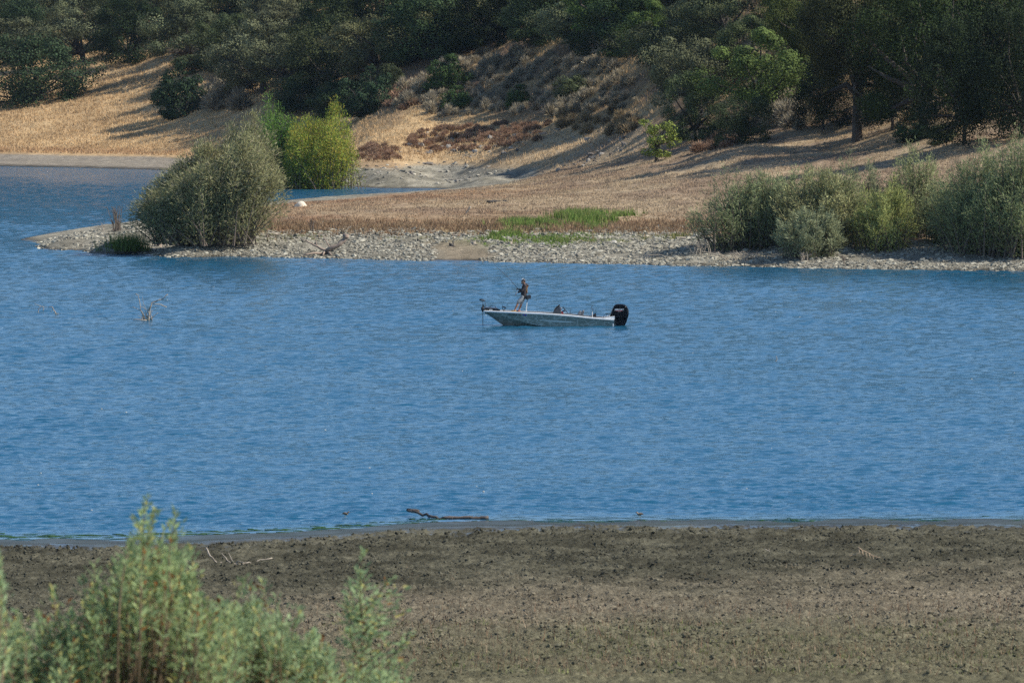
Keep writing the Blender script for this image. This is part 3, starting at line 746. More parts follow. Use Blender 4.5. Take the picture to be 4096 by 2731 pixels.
lumps(rg, x, y, z, s, colvar(rg, len(x), (.30, .28, .23), .2, (.20, .18, .15), .35), mb, .6)
x, y, z = sample(rg, 30000, -12, 25, 560, 640)
m = (z > 1.6) & (z < 5.5) & (rg.random(len(x)) < .06 * sst(.45, .65, fbm(x / 4, y / 8, 15, 3)))
x, y, z = x[m], y[m], z[m]; s = .09 + .3 * rg.random(len(x)) ** 3
lumps(rg, x, y, z, s, colvar(rg, len(x), (.25, .23, .20), .2, (.15, .13, .11), .35), mb, .7)
tag(mb.build('gravel', MAT_STONE), 'pale stones and gravel covering the lake shore', 'gravel', kind='stuff')

# dry grass
rg = np.random.default_rng(22); mb = MB()
def grass_on(n, y0, y1, w, h, wd, fil, k=4, keep=1.0, boost=1.25):
    x, y, z = sample(rg, n, 0, 0, y0, y1, w)
    al = albedo(x, y, z); pxx = x / y * FPX / K + 1176
    m = fil(x, y, z, pxx) & (rg.random(n) < keep)
    scatter_blades(rg, x[m], y[m], z[m], h * (.6 + .8 * fbm(x[m] / 3, y[m] / 5, 91, 3)), wd, al[m] * boost, mb, k)
grass_on(120000, 402, 575, .094, .14, .04, lambda x, y, z, p: (z > 1.62) & (fbm(x / 2, y / 4, 88, 3) > .36), 4)
grass_on(80000, 575, 760, .09, .32, .05, lambda x, y, z, p: (z > 2.1) & (p > 800), 3)
grass_on(110000, 695, 860, .09, .3, .055, lambda x, y, z, p: (z > 1.1) & (p < 800), 3)
tag(mb.build('dry_grass', MAT_GRASS), 'dry golden and brown grass over the meadow and slopes', 'grass', kind='stuff')
rg = np.random.default_rng(23); mb = MB()
def patch(px, row, w, hh, n, h, c0, c1):
    n = int(n * .55); a = rg.normal(0, .5, n); b = rg.normal(0, .45, n)
    xx = []; 
    x0, y0, z0 = hit(px, row); s = FPX / K / y0
    x1, y1, _ = hit(px, row - hh / 2)
    X = x0 + a * w / 2 / s; Y = y0 + b * max(3.0, abs(y1 - y0)); Z = H(X, Y); kq = fbm(X / 1.1, Y / 1.6, 66, 3) > .46; X, Y, Z = X[kq], Y[kq], Z[kq]; n = len(X); h = h * .8
    scatter_blades(rg, X, Y, Z, h * np.ones(n), .035, colvar(rg, n, c0, .2, c1, .3), mb, 4, .22)
for a in [(1200, 516, 90, 14, 900, .6), (1245, 520, 80, 14, 800, .6), (1330, 502, 110, 16, 1500, .75), (1390, 506, 90, 16, 900, .7), (1425, 493, 80, 9, 400, .5), (1360, 522, 60, 8, 300, .5),
          (1200, 550, 130, 10, 700, .3), (1270, 552, 110, 10, 600, .28), (1130, 552, 90, 8, 300, .25), (1160, 540, 90, 10, 600, .4), (1330, 545, 120, 8, 350, .25)]:
    patch(*a, (.15, .23, .05), (.24, .25, .09))
for a in [(1460, 548, 160, 8, 300, .2), (1350, 552, 200, 8, 260, .2), (700, 545, 200, 8, 260, .15), (950, 545, 160, 6, 160, .15), (1560, 545, 60, 8, 160, .3)]:
    patch(*a, (.19, .21, .07), (.26, .22, .09))
tag(mb.build('green_grass', MAT_GRASS), 'fresh green grass along the seep above the stony shore', 'grass', kind='stuff')
rg = np.random.default_rng(24); mb = MB()
n = 5200; pxs = rg.uniform(600, 1640, n); X = []; 
for c in range(26):
    p = 605 + c * 40; x0, y0, z0 = hit(p, 527 + rg.uniform(-2, 3)); m = 200
    xx = x0 + rg.normal(0, .8, m); yy = y0 + rg.normal(1.5, 2.2, m); zz = H(xx, yy)
    scatter_blades(rg, xx, yy, zz, .30 * np.ones(m), .035, colvar(rg, m, (.26, .17, .10), .2, (.34, .25, .15), .3), mb, 4, .3)
tag(mb.build('russet_grass', MAT_GRASS), 'russet grass fringe between the meadow and the stony shore', 'grass', kind='stuff')

# clods and litter of the near mud
rg = np.random.default_rng(25); mb = MB()
x, y, z = sample(rg, 190000, 0, 0, 112, 173, .097); s0 = near_shore_y(x) - y
m = (s0 + (fbm(x * .7, y * .5, 41, 3) - .5) * 3 > 3.2) & (rg.random(len(x)) < .10 + .5 * sst(.42, .65, fbm(x * 1.1, y * .7, 3, 3))); x, y, z, s0 = x[m], y[m], z[m], s0[m]
s = .012 + .038 * rg.random(len(x)) ** 3
lumps(rg, x, y, z, s, albedo(x, y, z) * rg.uniform(.6, 1.15, (len(x), 1)), mb, .85, .35)
tag(mb.build('mud_clods', MAT_CLOD), 'trampled clods of dark mud on the near shore', 'mud', kind='stuff')
mb = MB()
x, y, z = sample(rg, 26000, 0, 0, 112, 160, .097); s0 = near_shore_y(x) - y; q = fbm(x / 7, y / 1.6, 8, 3)
m = (rg.random(len(x)) < sst(14, 50, s0) * sst(.35, .6, q) * .8); x, y, z = x[m], y[m], z[m]
scatter_blades(rg, x, y, z, .10 * np.ones(len(x)), .008, colvar(rg, len(x), (.27, .20, .13), .3, (.15, .10, .06), .4), mb, 3, .9)
x, y, z = sample(rg, 1700, 0, 0, 112, 140, .097); scatter_blades(rg, x, y, z, .27 * np.ones(len(x)), .008, colvar(rg, len(x), (.20, .115, .07), .3, (.28, .21, .14), .4), mb, 2, .25)
x, y, z = sample(rg, 7000, 0, 0, 112, 134, .097); m = fbm(x / 2, y / 3, 18, 3) > .5; x, y, z = x[m], y[m], z[m]
scatter_blades(rg, x, y, z, .07 * np.ones(len(x)), .014, colvar(rg, len(x), (.12, .15, .05), .25, (.17, .18, .07), .4), mb, 3, .7)
tag(mb.build('straw_litter', MAT_GRASS), 'straw stubble and sprouting weeds on the near mud', 'stubble', kind='stuff')
mb = MB()
for c in range(900):
    x = rg.uniform(-15, 15) ; sh = near_shore_y(x); y = sh + rg.normal(.9 if x < -2 else -.6, .5); r = rg.uniform(.02, .055) * (1.2 if x < -4 else .8)
    if x > -1 and rg.random() < .55: continue
    a = np.arange(7) * 6.283 / 7; V = np.stack([x + np.cos(a) * r * 3.2 * rg.uniform(.6, 1.2, 7), y + np.sin(a) * r * rg.uniform(.6, 1.2, 7), np.full(7, .004 + rg.uniform(0, .004))], 1)
    V = np.concatenate([V, V - [0, 0, .03]]); mb.add(V, [[0, 1, 2, 3, 4, 5, 6]], (.035, .085, .02) if rg.random() < .7 else (.05, .09, .05))
    mb.F.append(np.array([[mb.n - 14 + q, mb.n - 7 + q, mb.n - 7 + (q + 1) % 7, mb.n - 14 + (q + 1) % 7] for q in range(7)]))
tag(mb.build('green_algae', MAT_CLOD), 'bright green algae scum along the near waterline', 'algae', kind='stuff')

# ---------------------------------------------------------------- single stones, logs, snags
def boulder(px, row, w, h, col, label, seed):
    rg = np.random.default_rng(seed); x, y, z = hit(px, row); s = FPX / K / y
    def wp(V):
        return V * (1 + .12 * np.sin(V[:, :1] * 3 + seed) + .08 * np.sin(V[:, 1:2] * 5 + V[:, 2:3] * 4 + seed * 2))
    mb = MB(); mb.ellipsoid((0, 0, 0), (w / s / 2, w / s / 2.3, h / s), 18, 12, warp=wp, col=col)
    o = mb.build('boulder', MAT_STONE, smooth=True); o.location = (x, y, z - .04); tag(o, label, 'boulder')
boulder(690, 474, 33, 12, (.62, .54, .42), 'smooth pale boulder in the grass right of the domed willow', 1)
boulder(1012, 474, 0.1 + 8, 4, (.4, .38, .34), 'small grey stone on the open meadow', 8) if False else None
boulder(1895, 0, 1, 1, (.4, .4, .4), '', 9) if False else None
for i, (p, r, w, h, c, l) in enumerate([
    (898, 528, 14, 6, (.5, .47, .38), 'blocky pale stone at the grass edge left of the green grass'),
    (1297, 567, 12, 5, (.42, .4, .35), 'light grey stone high on the gravel below the green grass'),
    (1250, 561, 13, 5, (.4, .38, .33), 'grey stone on the gravel crest right of the muddy gap'),
    (1487, 544, 11, 6, (.5, .43, .33), 'tan stone at the upper edge of the gravel near the thicket'),
    (1410, 557, 14, 7, (.40, .38, .34), 'flat grey boulder on the gravel near the thicket'),
    (578, 577, 12, 6, (.42, .41, .36), 'pale stone by the water below the right foot of the domed willow'),
    (255, 567, 11, 7, (.46, .42, .34), 'pale stone at the water on the stone point'),
    (945, 400, 12, 7, (.13, .12, .11), 'dark rock at the top of the gravel beyond the inlet'),
    (1060, 345, 12, 7, (.30, .28, .26), 'grey rock among the rusty brush'),
    (930, 395, 9, 5, (.16, .15, .13), 'small dark rock left of the dark rock beyond the inlet'),
    (882, 352, 14, 8, (.28, .27, .25), 'grey boulder at the foot of the red-brown brush'),
]): boulder(p, r, w, h, c, l, 20 + i)

def sticks(name, px, row, lines, label, cat, mat=None, z0=None, d0=None, n=6):
    """lines in table units relative to the foot: [((dx, up, depth_m) ...), (r0, r1)] radii in metres"""
    if z0 is None: x, y, z = hit(px, row, d0)
    else: x, y, z = wpt(px, row, z0)
    s = FPX / K / y; mb = MB()
    for P, (r0, r1) in lines:
        Q = np.array([(a / s, c, b / s) for a, b, c in P], float)
        # subdivide with a slight wander
        t = np.linspace(0, len(Q) - 1, (len(Q) - 1) * 3 + 1); Z = np.stack([np.interp(t, np.arange(len(Q)), Q[:, k]) for k in range(3)], 1)
        rgx = np.random.default_rng(int(abs(px * 7 + len(mb.V)))); L = np.linalg.norm(Q[-1] - Q[0]); Z[1:-1] += rgx.normal(0, .012 * L, Z[1:-1].shape)
        mb.tube(Z, np.linspace(r0, r1, len(Z)), n)
    o = mb.build(name, mat or MAT_DRYWOOD, smooth=True); o.location = (x, y, z); tag(o, label, cat); return o
PINK = pmat('weathered_wood', (.36, .27, .20), (.20, .15, .12), 4, .9, bump=.4, bdist=.02)
DARKW = pmat('wet_wood', (.05, .042, .036), (.025, .022, .02), 5, .6, bump=.4, bdist=.02)
o = sticks('driftwood_snag', 748, 583, [([(0, 0, 0), (8, 13, -.3), (30, 20, -.3), (42, 32, -.2), (46, 40, -.2)], (.16, .15)),
    ([(45, 38, -.2), (47, 46, -.2)], (.22, .2)), ([(6, 4, 0), (-20, 16, .3), (-42, 28, .3), (-58, 33, .4)], (.1, .03)),
    ([(-20, 16, .3), (-26, 40, .4)], (.05, .015)), ([(10, 14, 0), (-4, 36, .5), (-10, 48, .5)], (.05, .012)),
    ([(0, 2, 0), (-28, 2, -.6), (-50, -2, -.9)], (.1, .04)), ([(4, 8, 0), (14, -1, -1.0)], (.09, .05)), ([(0, 10, 0), (-6, -2, -.8)], (.07, .05))],
    'forked driftwood snag with a thick upturned end on the stony shore', 'driftwood', PINK)
sticks('driftwood_log', 630, 541, [([(-12, 2, 0), (0, 4, 0), (14, 3, .2)], (.12, .08)), ([(14, 3, .2), (34, -1, .2), (50, 4, .3)], (.04, .02))], 'short grey log at the grass edge left of the forked driftwood', 'driftwood')
sticks('driftwood_branch', 1050, 543, [([(-44, -4, 0), (-15, 1, .1), (10, 4, .2), (20, 4, .2)], (.05, .09))], 'straight pale branch on the gravel left of the green grass', 'driftwood')
sticks('driftwood_log', 1590, 548, [([(-38, 1, 0), (-18, 0, 0), (4, -2, 0), (20, -3, 0)], (.15, .12))], 'thick grey log at the left edge of the thicket', 'driftwood')
sticks('fallen_log', 1142, 464, [([(-24, 0, 0), (0, 1, .1), (22, 1.5, .2)], (.15, .11)), ([(18, 1, 0), (22, 6, 0)], (.05, .02))], 'dark log lying on the open meadow', 'log', DARKW)
sticks('fence_post', 1068, 492, [([(0, 0, 0), (8, 10, 0), (13, 18, 0)], (.05, .07))], 'leaning grey stick left of the green grass', 'stick')
for i, (p, r, l) in enumerate([(1037, 566, 'dark rotten stump at the left end of the green grass'), (1088, 562, 'small grey stump left of the twin stumps'),
        (1172, 562, 'ragged grey stump in the green grass'), (1192, 556, 'pale split stump right of the ragged grey stump')]):
    sticks('tree_stump', p, r, [([(0, -2, 0), (0, 7, 0)], (.16, .12)), ([(3, 0, 0), (4, 12, 0)], (.06, .03)), ([(-3, 0, 0), (-5, 9, 0)], (.07, .03)), ([(0, 1, 0), (10, 0, -.3)], (.07, .02)), ([(0, 1, 0), (-9, 0, -.2)], (.07, .02))], l, 'stump', DARKW if i == 0 else None)
sticks('stump_root', 1215, 566, [([(-12, -2, 0), (0, 3, 0), (16, 2, 0)], (.05, .02)), ([(-3, 2, 0), (-14, -1, -.4)], (.04, .015))], 'pale root sprawling right below the split stump', 'root')
sticks('broken_branch', 1480, 600, [([(0, 0, 0), (10, 14, 0), (30, 16, .2), (60, 10, .3)], (.03, .015)), ([(0, 0, 0), (3, 10, 0)], (.05, .02)), ([(50, -2, 0), (80, 10, .5), (130, 13, .6)], (.04, .015))], 'arched pale branch at the waterline before the thicket', 'branch')
# trunk of the domed willow lying out over the shore
sticks('leaning_trunk', 352, 566, [([(18, -6, -.3), (12, 8, 0), (0, 22, .5), (-10, 34, 1)], (.12, .1)), ([(14, 2, 0), (2, 8, .3), (-8, 20, .6)], (.07, .03))], 'pale leaning trunk under the left side of the domed willow', 'trunk', PINK)

# snags standing in the lake
sticks('drowned_branch', 340, 736, [([(0, -3, 0), (2, 15, 0), (2, 27, 0), (8, 40, 0), (24, 47, 0), (33, 50, 0), (45, 60, 0)], (.05, .025)),
    ([(10, 38, 0), (28, 37, 0), (42, 31, 0)], (.025, .03)), ([(-4, -2, 0), (-12, 16, 0), (-20, 24, 0), (-36, 32, 0)], (.03, .015)),
    ([(-10, -2, 0), (-16, 22, 0), (-21, 44, 0), (-24, 58, 0), (-30, 62, 0)], (.025, .012)), ([(-4, 0, 0), (-8, 30, .1), (-14, 55, .1)], (.015, .006)),
    ([(0, 0, 0), (-5, 14, 0), (2, 28, 0)], (.035, .02)), ([(4, 3, 0), (15, 12, 0), (22, 18, 0)], (.03, .012)), ([(6, 0, 0), (12, 10, 0)], (.02, .01)),
    ([(-2, 24, 0), (-18, 33, 0)], (.02, .01)), ([(-8, 0, 0), (-12, 12, 0), (-9, 20, 0)], (.03, .012)), ([(8, 0, 0), (5, 16, 0), (9, 24, 0)], (.03, .01)), ([(-16, 0, 0), (-14, 8, 0)], (.04, .02)), ([(2, 0, 0), (-10, 5, 0), (-24, 12, 0)], (.02, .01)), ([(-2, 0, 0), (-30, 3, -.2), (-36, 1, -.2)], (.03, .012)), ([(-8, 0, 0), (-14, 10, .2)], (.03, .01)), ([(3, 0, 0), (0, 20, .2)], (.04, .02))],
    'spiky bleached dead branch sticking out of the lake at left', 'dead branch', z0=0)
sticks('drowned_twig', 92, 718, [([(-6, -2, 0), (-4, 10, 0), (2, 14, 0), (-14, 22, 0)], (.025, .01)), ([(2, 14, 0), (8, 13, 0), (6, 3, 0)], (.025, .02)), ([(8, 13, 0), (16, 13, 0)], (.015, .008))], 'small forked twig at the far left of the lake', 'dead branch', z0=0)
sticks('drowned_twig', 128, 724, [([(2, -2, 0), (-6, 14, 0), (-10, 20, 0), (-18, 18, 0)], (.035, .015)), ([(-10, 10, 0), (-14, 8, 0)], (.02, .01)), ([(0, 4, 0), (6, 4, 0)], (.02, .01))], 'leaning twig just right of the small forked twig', 'dead branch', z0=0)
sticks('drowned_twig', 1781, 831, [([(-2, -2, 0), (5, 6, 0), (2, 14, 0)], (.025, .008))], 'tiny pale twig alone on the right part of the lake', 'dead branch', z0=0)
rg = np.random.default_rng(77); mb = MB()
for i in range(40):
    yy = rg.uniform(175, 350); xx = rg.uniform(-.085, .085) * yy; r = rg.uniform(.010, .02)
    mb.ellipsoid((xx, yy, .03), (r * 2, r, r), 6, 4, col=(.6, .58, .5))
tag(mb.build('floating_fluff', MAT_STONE), 'tiny pale bits of fluff floating on the lake', 'debris', kind='stuff')
# the floating log and the near shore bits
o = sticks('floating_log', 1060, 1191, [([(-126, 13, 1.0), (-110, 11, .6), (-82, 5, .4), (-66, 0, .2), (-46, -3, .1), (-20, -1, 0)], (.035, .05)),
    ([(-46, 0, 0), (-20, 2, 0), (20, 0, 0), (40, 0, 0), (62, 1, 0)], (.045, .07)), ([(23, 1, 0), (25, 6, 0)], (.02, .01)), ([(-126, 13, 1), (-100, 12, .7)], (.055, .05))],
    'long half sunken log lying in the shallows of the near shore', 'log', pmat('soaked_wood', (.17, .13, .10), (.035, .03, .028), 1.6, .7, bump=.4, bdist=.02), z0=.02)
sticks('dead_branch', 540, 1298, [([(-70, 36, .3), (-60, 20, 0), (-40, 4, 0), (-22, 0, 0), (10, 0, 0), (40, 2, .2), (82, 12, .4)], (.025, .015)),
    ([(-10, 0, 0), (-24, 14, .2), (-34, 25, .3)], (.018, .008)), ([(-5, 2, 0), (-14, 16, .3), (-20, 26, .4)], (.015, .006)), ([(0, 2, 0), (4, 8, 0), (22, 4, -.1)], (.02, .012))],
    'bleached branch with upturned ends lying on the dark mud', 'dead branch')
sticks('dry_frond', 1985, 1282, [([(-48, -2, 0), (-20, 8, 0), (0, 12, 0)], (.012, .01)), ([(-12, 24, 0), (4, 14, 0), (20, 6, 0), (45, -2, 0)], (.016, .01))] +
    [([(-10 + i * 8, 20 - i * 4, 0), (-8 + i * 8, 8 - i * 3, -.2)], (.01, .004)) for i in range(6)], 'tan dry frond with hanging leaflets on the mud at right', 'dry frond', pmat('straw', (.46, .34, .22), (.36, .26, .17), 5, .9))
sticks('dry_stick', 1765, 1268, [([(-8, 6, 0), (2, 2, 0), (10, -3, 0)], (.015, .008)), ([(0, 3, 0), (5, 6, 0)], (.01, .005))], 'short pale stick on the mud left of the dry frond', 'stick')
# shore birds
def shorebird(px, row, face, label):
    x, y, z = wpt(px, row, 0.0); mb = MB()
    mb.ellipsoid((0, 0, .105), (.075, .04, .042), 12, 8, rot=Matrix.Rotation(R(-12), 4, 'Y'), col=(.26, .19, .13))
    mb.ellipsoid((-.085, 0, .155), (.027, .021, .023), 10, 7, col=(.24, .18, .13))
    mb.tube([(-.05, 0, .12), (-.075, 0, .145)], [.028, .02], 8, col=(.3, .23, .17))
    mb.ellipsoid((-.02, 0, .085), (.05, .032, .026), 10, 6, col=(.55, .50, .43))
    body = mb.build('shorebird', MAT_STONE, smooth=True); body.location = (x, y, z); body.rotation_euler = (0, 0, face)
    tag(body, label, 'bird')
    b = MB(); b.tube([(-.105, 0, .155), (-.145, 0, .147)], [.005, .002], 5, col=(.05, .04, .03)); b.build('bill', MAT_STONE, body)
    b = MB()
    b.tube([(.05, 0, .105), (.125, 0, .10)], [.018, .006], 6, col=(.15, .11, .08)); b.build('tail', MAT_STONE, body)
    for s in (-1, 1):
        b = MB(); b.tube([(.005 + s * .01, s * .015, .08), (.02 + s * .01, s * .015, .045), (.0 + s * .012, s * .015, -.02)], .004, 5, col=(.5, .33, .08)); b.build('leg', MAT_STONE, body)
        b = MB(); b.ellipsoid((.02, s * .034, .112), (.075, .009, .032), 10, 6, rot=Matrix.Rotation(R(-8), 4, 'Y'), col=(.17, .125, .085)); b.build('wing', MAT_STONE, body)
    return body
shorebird(1470, 1190, 0, 'small brown wading bird in the shallows right of the half sunken log')
shorebird(793, 1189, R(170), 'small brown wading bird standing in the water left of the half sunken log')

# ---------------------------------------------------------------- willows in the foreground
MAT_FG = tintmat("young_willow_leaves", .5, .15, trans=.5)
def fg_bush(name, Y, shoots, seed, label, ground_px, leafc, n_fill=0, col2=(.52, .48, .17), single=False):
    """shoots: (px, row_top, length_m). Leafy shoots on stems that reach the ground."""
    rg = np.random.default_rng(seed); lf = MB(); st = MB()
    gx = (ground_px * K - 2048) * Y / FPX; g0 = gz(gx, Y)
    for (p, r, L) in shoots:
        yy = Y + rg.normal(0, .55); x = (p * K - 2048) * yy / FPX; z = EYE - (r * K - 178) * yy / FPX
        tip = np.array([x, yy, z]); base = tip + [rg.normal((gx - x) * .10, .07), rg.normal(0, .12), -L]
        if single and p != shoots[0][0]: base = np.array([gx + .01, Y, z - L * .9])
        bend = rg.normal(0, .05, 3) * L; t = np.linspace(0, 1, 12)[:, None]
        cv = base * (1 - t) + tip * t + np.sin(t * math.pi) * bend
        st.tube(cv, np.linspace(.008, .0025, 12), 4, cap=False)
        root = np.array([gx + (x - gx) * .35 + rg.normal(0, .12), Y + rg.normal(0, .25), g0 - .1])
        m = root * .45 + base * .55 + [0, 0, .25]
        if not single or p == shoots[0][0]: st.tube([root, m, cv[0], cv[1]], [.016, .012, .008, .0075], 4, cap=False)
        n = int(L * rg.uniform(95, 150)); u = np.sort(rg.random(n)) ** .9
        idx = u * 11; i0 = np.minimum(idx.astype(int), 10); f = (idx - i0)[:, None]
        P = cv[i0] * (1 - f) + cv[i0 + 1] * f; T = cv[i0 + 1] - cv[i0]; T /= np.linalg.norm(T, axis=1)[:, None]
        a = rg.uniform(0, 6.28, n); O = np.stack([np.cos(a), np.sin(a), np.zeros(n)], 1)
        spread = (.95 - .55 * u)[:, None]; D = T * (1.05 - spread * .5) + O * spread; D /= np.linalg.norm(D, axis=1)[:, None]
        # short side twigs: push the leaves off the stem lower down
        off = (rg.random((n, 1)) < .55) * rg.uniform(0, .26, (n, 1)) * (1.1 - u[:, None]); P = P + D * off
        ln = .10 * rg.uniform(.6, 1.25, n) * (1 - .35 * u); wd = .0105 * rg.uniform(.7, 1.3, n)
        W = np.cross(D, rg.normal(0, 1, (n, 3))); W /= np.linalg.norm(W, axis=1)[:, None]
        dr = np.array([0, 0, -.12])[None] * ln[:, None]
        V = np.stack([P, P + D * ln[:, None] * .45 + W * wd[:, None], P + D * ln[:, None] + dr, P + D * ln[:, None] * .45 - W * wd[:, None]], 1)
        c = colvar(rg, n, np.array(leafc) * (1 + rg.normal(0, .10)), .16, col2, .10)
        if rg.random() < .3: c[rg.random(n) < .08] = (.30, .11, .03)
        lf.add(V.reshape(-1, 3), np.arange(n * 4).reshape(n, 4), np.repeat(c, 4, 0))
    e = empty(name, (0, 0, 0)); o = lf.build('foliage', MAT_FG, e); q = st.build('stems', pmat('willow_twig', (.20, .14, .08), (.13, .09, .05), 6, .8), e)
    e.location = (gx, Y, g0)
    for k in (o, q): k.location = (-gx, -Y, -g0)
    tag(e, label, 'shrub'); return e
rr = random.Random(3)
def topline(p): return float(np.interp(p, [-80, 0, 50, 130, 200, 255, 285, 320, 345, 380, 410, 440, 500, 545, 575, 620, 680, 720, 770], [1470, 1425, 1400, 1388, 1362, 1318, 1275, 1240, 1215, 1235, 1250, 1300, 1365, 1385, 1360, 1395, 1450, 1440, 1500]))
sh = [(335, 1150, .8), (322, 1180, .7), (352, 1178, .7), (400, 1172, .7), (396, 1205, .6), (300, 1240, .6), (215, 1300, .5), (262, 1296, .5), (375, 1215, .6), (440, 1262, .6), (318, 1205, .6), (345, 1225, .6), (190, 1330, .5), (120, 1352, .5), (560, 1330, .5)]
for i in range(185):
    p = rr.uniform(-90, 560) if rr.random() < .75 else rr.uniform(180, 460)
    sh.append((p, topline(p) + abs(rr.gauss(0, 1)) * 75 + rr.uniform(0, 30), rr.uniform(.4, .75)))
for i in range(110): sh.append((rr.uniform(-90, 560), rr.uniform(1450, 1600), rr.uniform(.4, .6)))
fg_bush('willow_bush', 48, sh, 31, 'large grey-green willow bush with long leaves in the bottom left foreground', 250, (.32, .405, .19))
sh = [(600, 1335, .5), (575, 1345, .5), (630, 1372, .45), (690, 1400, .4)]
for i in range(170):
    p = rr.uniform(500, 770); sh.append((p, topline(p) + 12 + abs(rr.gauss(0, 1)) * 65, rr.uniform(.35, .6)))
for i in range(60):
    p = rr.uniform(700, 930); sh.append((p, rr.uniform(1520, 1600) , rr.uniform(.3, .5)))
fg_bush('willow_bush', 50, sh, 32, 'lower pale willow bush right of the large foreground willow bush', 640, (.34, .43, .22))
sh = [(-8, 1275, 1.0), (-3, 1292, 1.0), (-14, 1300, .9), (0, 1330, .8), (-9, 1350, .8), (-20, 1320, .9)]
fg_bush('willow_bush', 46, sh, 33, 'wispy willow shoots cut off by the left edge of the photo', -20, (.34, .43, .22))
sh = [(832, 1268, .75)] + [(rr.uniform(785, 955), rr.uniform(1400, 1600), .4) for i in range(26)] + [(826, 1300, .6), (838, 1320, .5), (800, 1345, .45), (795, 1385, .4), (860, 1360, .35), (890, 1335, .4), (915, 1320, .35), (930, 1345, .3), (905, 1395, .3), (935, 1400, .3), (870, 1400, .35), (812, 1420, .4), (850, 1430, .35)]
fg_bush('willow_sapling', 52, sh, 34, 'thin upright willow sapling standing alone right of the foreground bushes', 828, (.30, .40, .20), single=True)

# ---------------------------------------------------------------- the boat (bow to the left, x along the hull, origin at the waterline)
BX, BY, _ = wpt(2198.5 / K, 1301.7 / K, 0)
M_HULL = None
def hull_mat():
    m, nt, b = newmat("hull_paint_caustics")
    t = noise(nt, 2.5, 5, .6, coord='obj', stretch=(1, 1, 1.6)); v = nt.nodes.new('ShaderNodeTexVoronoi')
    v.feature = 'DISTANCE_TO_EDGE'; v.inputs['Scale'].default_value = 3.4
    tc = nt.nodes.new('ShaderNodeTexCoord'); mp = nt.nodes.new('ShaderNodeMapping'); mp.inputs['Scale'].default_value = (1.1, 1, 2.0); mp.inputs['Rotation'].default_value = (0, R(25), 0)
    w = noise(nt, 2.2, 3, .6, coord='obj'); md = mix(nt, tc.outputs['Object'], w.outputs['Color'], fac=.25)
    nt.links.new(md, mp.inputs[0]); nt.links.new(mp.outputs[0], v.inputs['Vector'])
    base = ramp(nt, t.outputs['Fac'], [(.3, (.18, .20, .17)), (.7, (.25, .27, .23))])
    r = ramp(nt, v.outputs['Distance'], [(.0, 1.0), (.085, 0.0)])  # pale cell lines: sun caustics off the water, painted into the hull colour
    m1 = nt.nodes.new('ShaderNodeMath'); m1.operation = 'MULTIPLY'; m1.inputs[1].default_value = .5; nt.links.new(r.outputs[0], m1.inputs[0])
    c = mix(nt, base.outputs[0], (.62, .64, .58), f=m1.outputs[0])
    nt.links.new(c, b.inputs['Base Color']); b.inputs['Roughness'].default_value = .32; b.inputs['Metallic'].default_value = .0; b.inputs['Specular IOR Level'].default_value = .3
    return m
M_HULL = hull_mat()
M_WHITE = pmat('white_paint', (.80, .80, .77), (.70, .70, .68), 3, .35)
M_BLACK = pmat('black_plastic', (.018, .019, .022), (.012, .012, .014), 5, .4)
M_GLOSS = pmat('black_gelcoat', (.006, .007, .010), (.005, .006, .008), 2, .12, spec=.12)
M_GREY = pmat('grey_vinyl', (.21, .21, .215), (.15, .15, .155), 6, .6)
M_DGREY = pmat('dark_grey', (.06, .062, .07), (.04, .042, .047), 6, .5)
M_CARPET = pmat('deck_carpet', (.11, .11, .115), (.08, .08, .085), 20, .95)
M_METAL = pmat('brushed_metal', (.62, .62, .62), (.5, .5, .5), 8, .3, metal=.9)
M_RED = pmat('red_plastic', (.5, .02, .02), (.4, .015, .015), 5, .5)
M_SILVER = pmat('silver_decal', (.75, .75, .76), (.68, .68, .7), 5, .4)
M_NET = pmat('black_net', (.035, .037, .045), (.02, .02, .025), 30, .8)
boat = empty('fishing_boat', (BX, BY, 0)); tag(boat, 'grey-green aluminium bass boat with a big black outboard, adrift on the lake', 'boat')
def P(mb, name, mat, parent=boat, smooth=False): return mb.build(name, mat, parent, smooth)
# stations: x, keel z, keel half width, chine z, chine half width, gunwale z, gunwale half width
ST = [(-3.24, .64, .22, .67, .36, .735, .42), (-3.05, .55, .26, .64, .46, .728, .55), (-2.83, .40, .30, .585, .56, .72, .66), (-2.5, .16, .30, .50, .66, .708, .77), (-2.2, -.02, .30, .43, .73, .70, .85),
      (-1.8, -.14, .28, .34, .79, .685, .92), (-1.38, -.2, .26, .22, .84, .668, .96), (-.9, -.24, .24, .11, .87, .65, .98), (-.4, -.26, .2, .02, .89, .63, 1.0), (.3, -.28, .18, -.05, .90, .59, 1.01), (1.1, -.28, .16, -.07, .90, .525, 1.01), (2.0, -.28, .15, -.08, .90, .425, 1.0), (3.2, -.28, .15, -.08, .88, .335, .97)]
mb = MB(); prof = []
for x, kz, kw, cz, cw, gz_, gw in ST:
    side = [(-gw, gz_), (-(gw * .62 + cw * .38), gz_ * .62 + cz * .38 - .004), (-(cw + .012), cz + .02), (-cw + .02, cz - .012), (-(cw * .5 + kw * .5), (cz + kz) / 2 - .01), (-kw, kz), (0, kz - .03)]
    full = side + [(-a, b) for a, b in side[-2::-1]]
    prof.append([(x, a, b) for a, b in full])
n = len(prof[0]); V = np.array(prof).reshape(-1, 3); m = len(prof)
F = [[i * n + j, i * n + j + 1, (i + 1) * n + j + 1, (i + 1) * n + j] for i in range(m - 1) for j in range(n - 1)]
mb.add(V, F); mb.F.append(np.array([list(range(n))])); mb.F.append(np.array([[(m - 1) * n + q for q in range(n)][::-1]]))
hull = P(mb, 'hull', M_HULL)
def gun(x): return float(np.interp(x, [s[0] for s in ST], [s[5] for s in ST])), float(np.interp(x, [s[0] for s in ST], [s[6] for s in ST]))
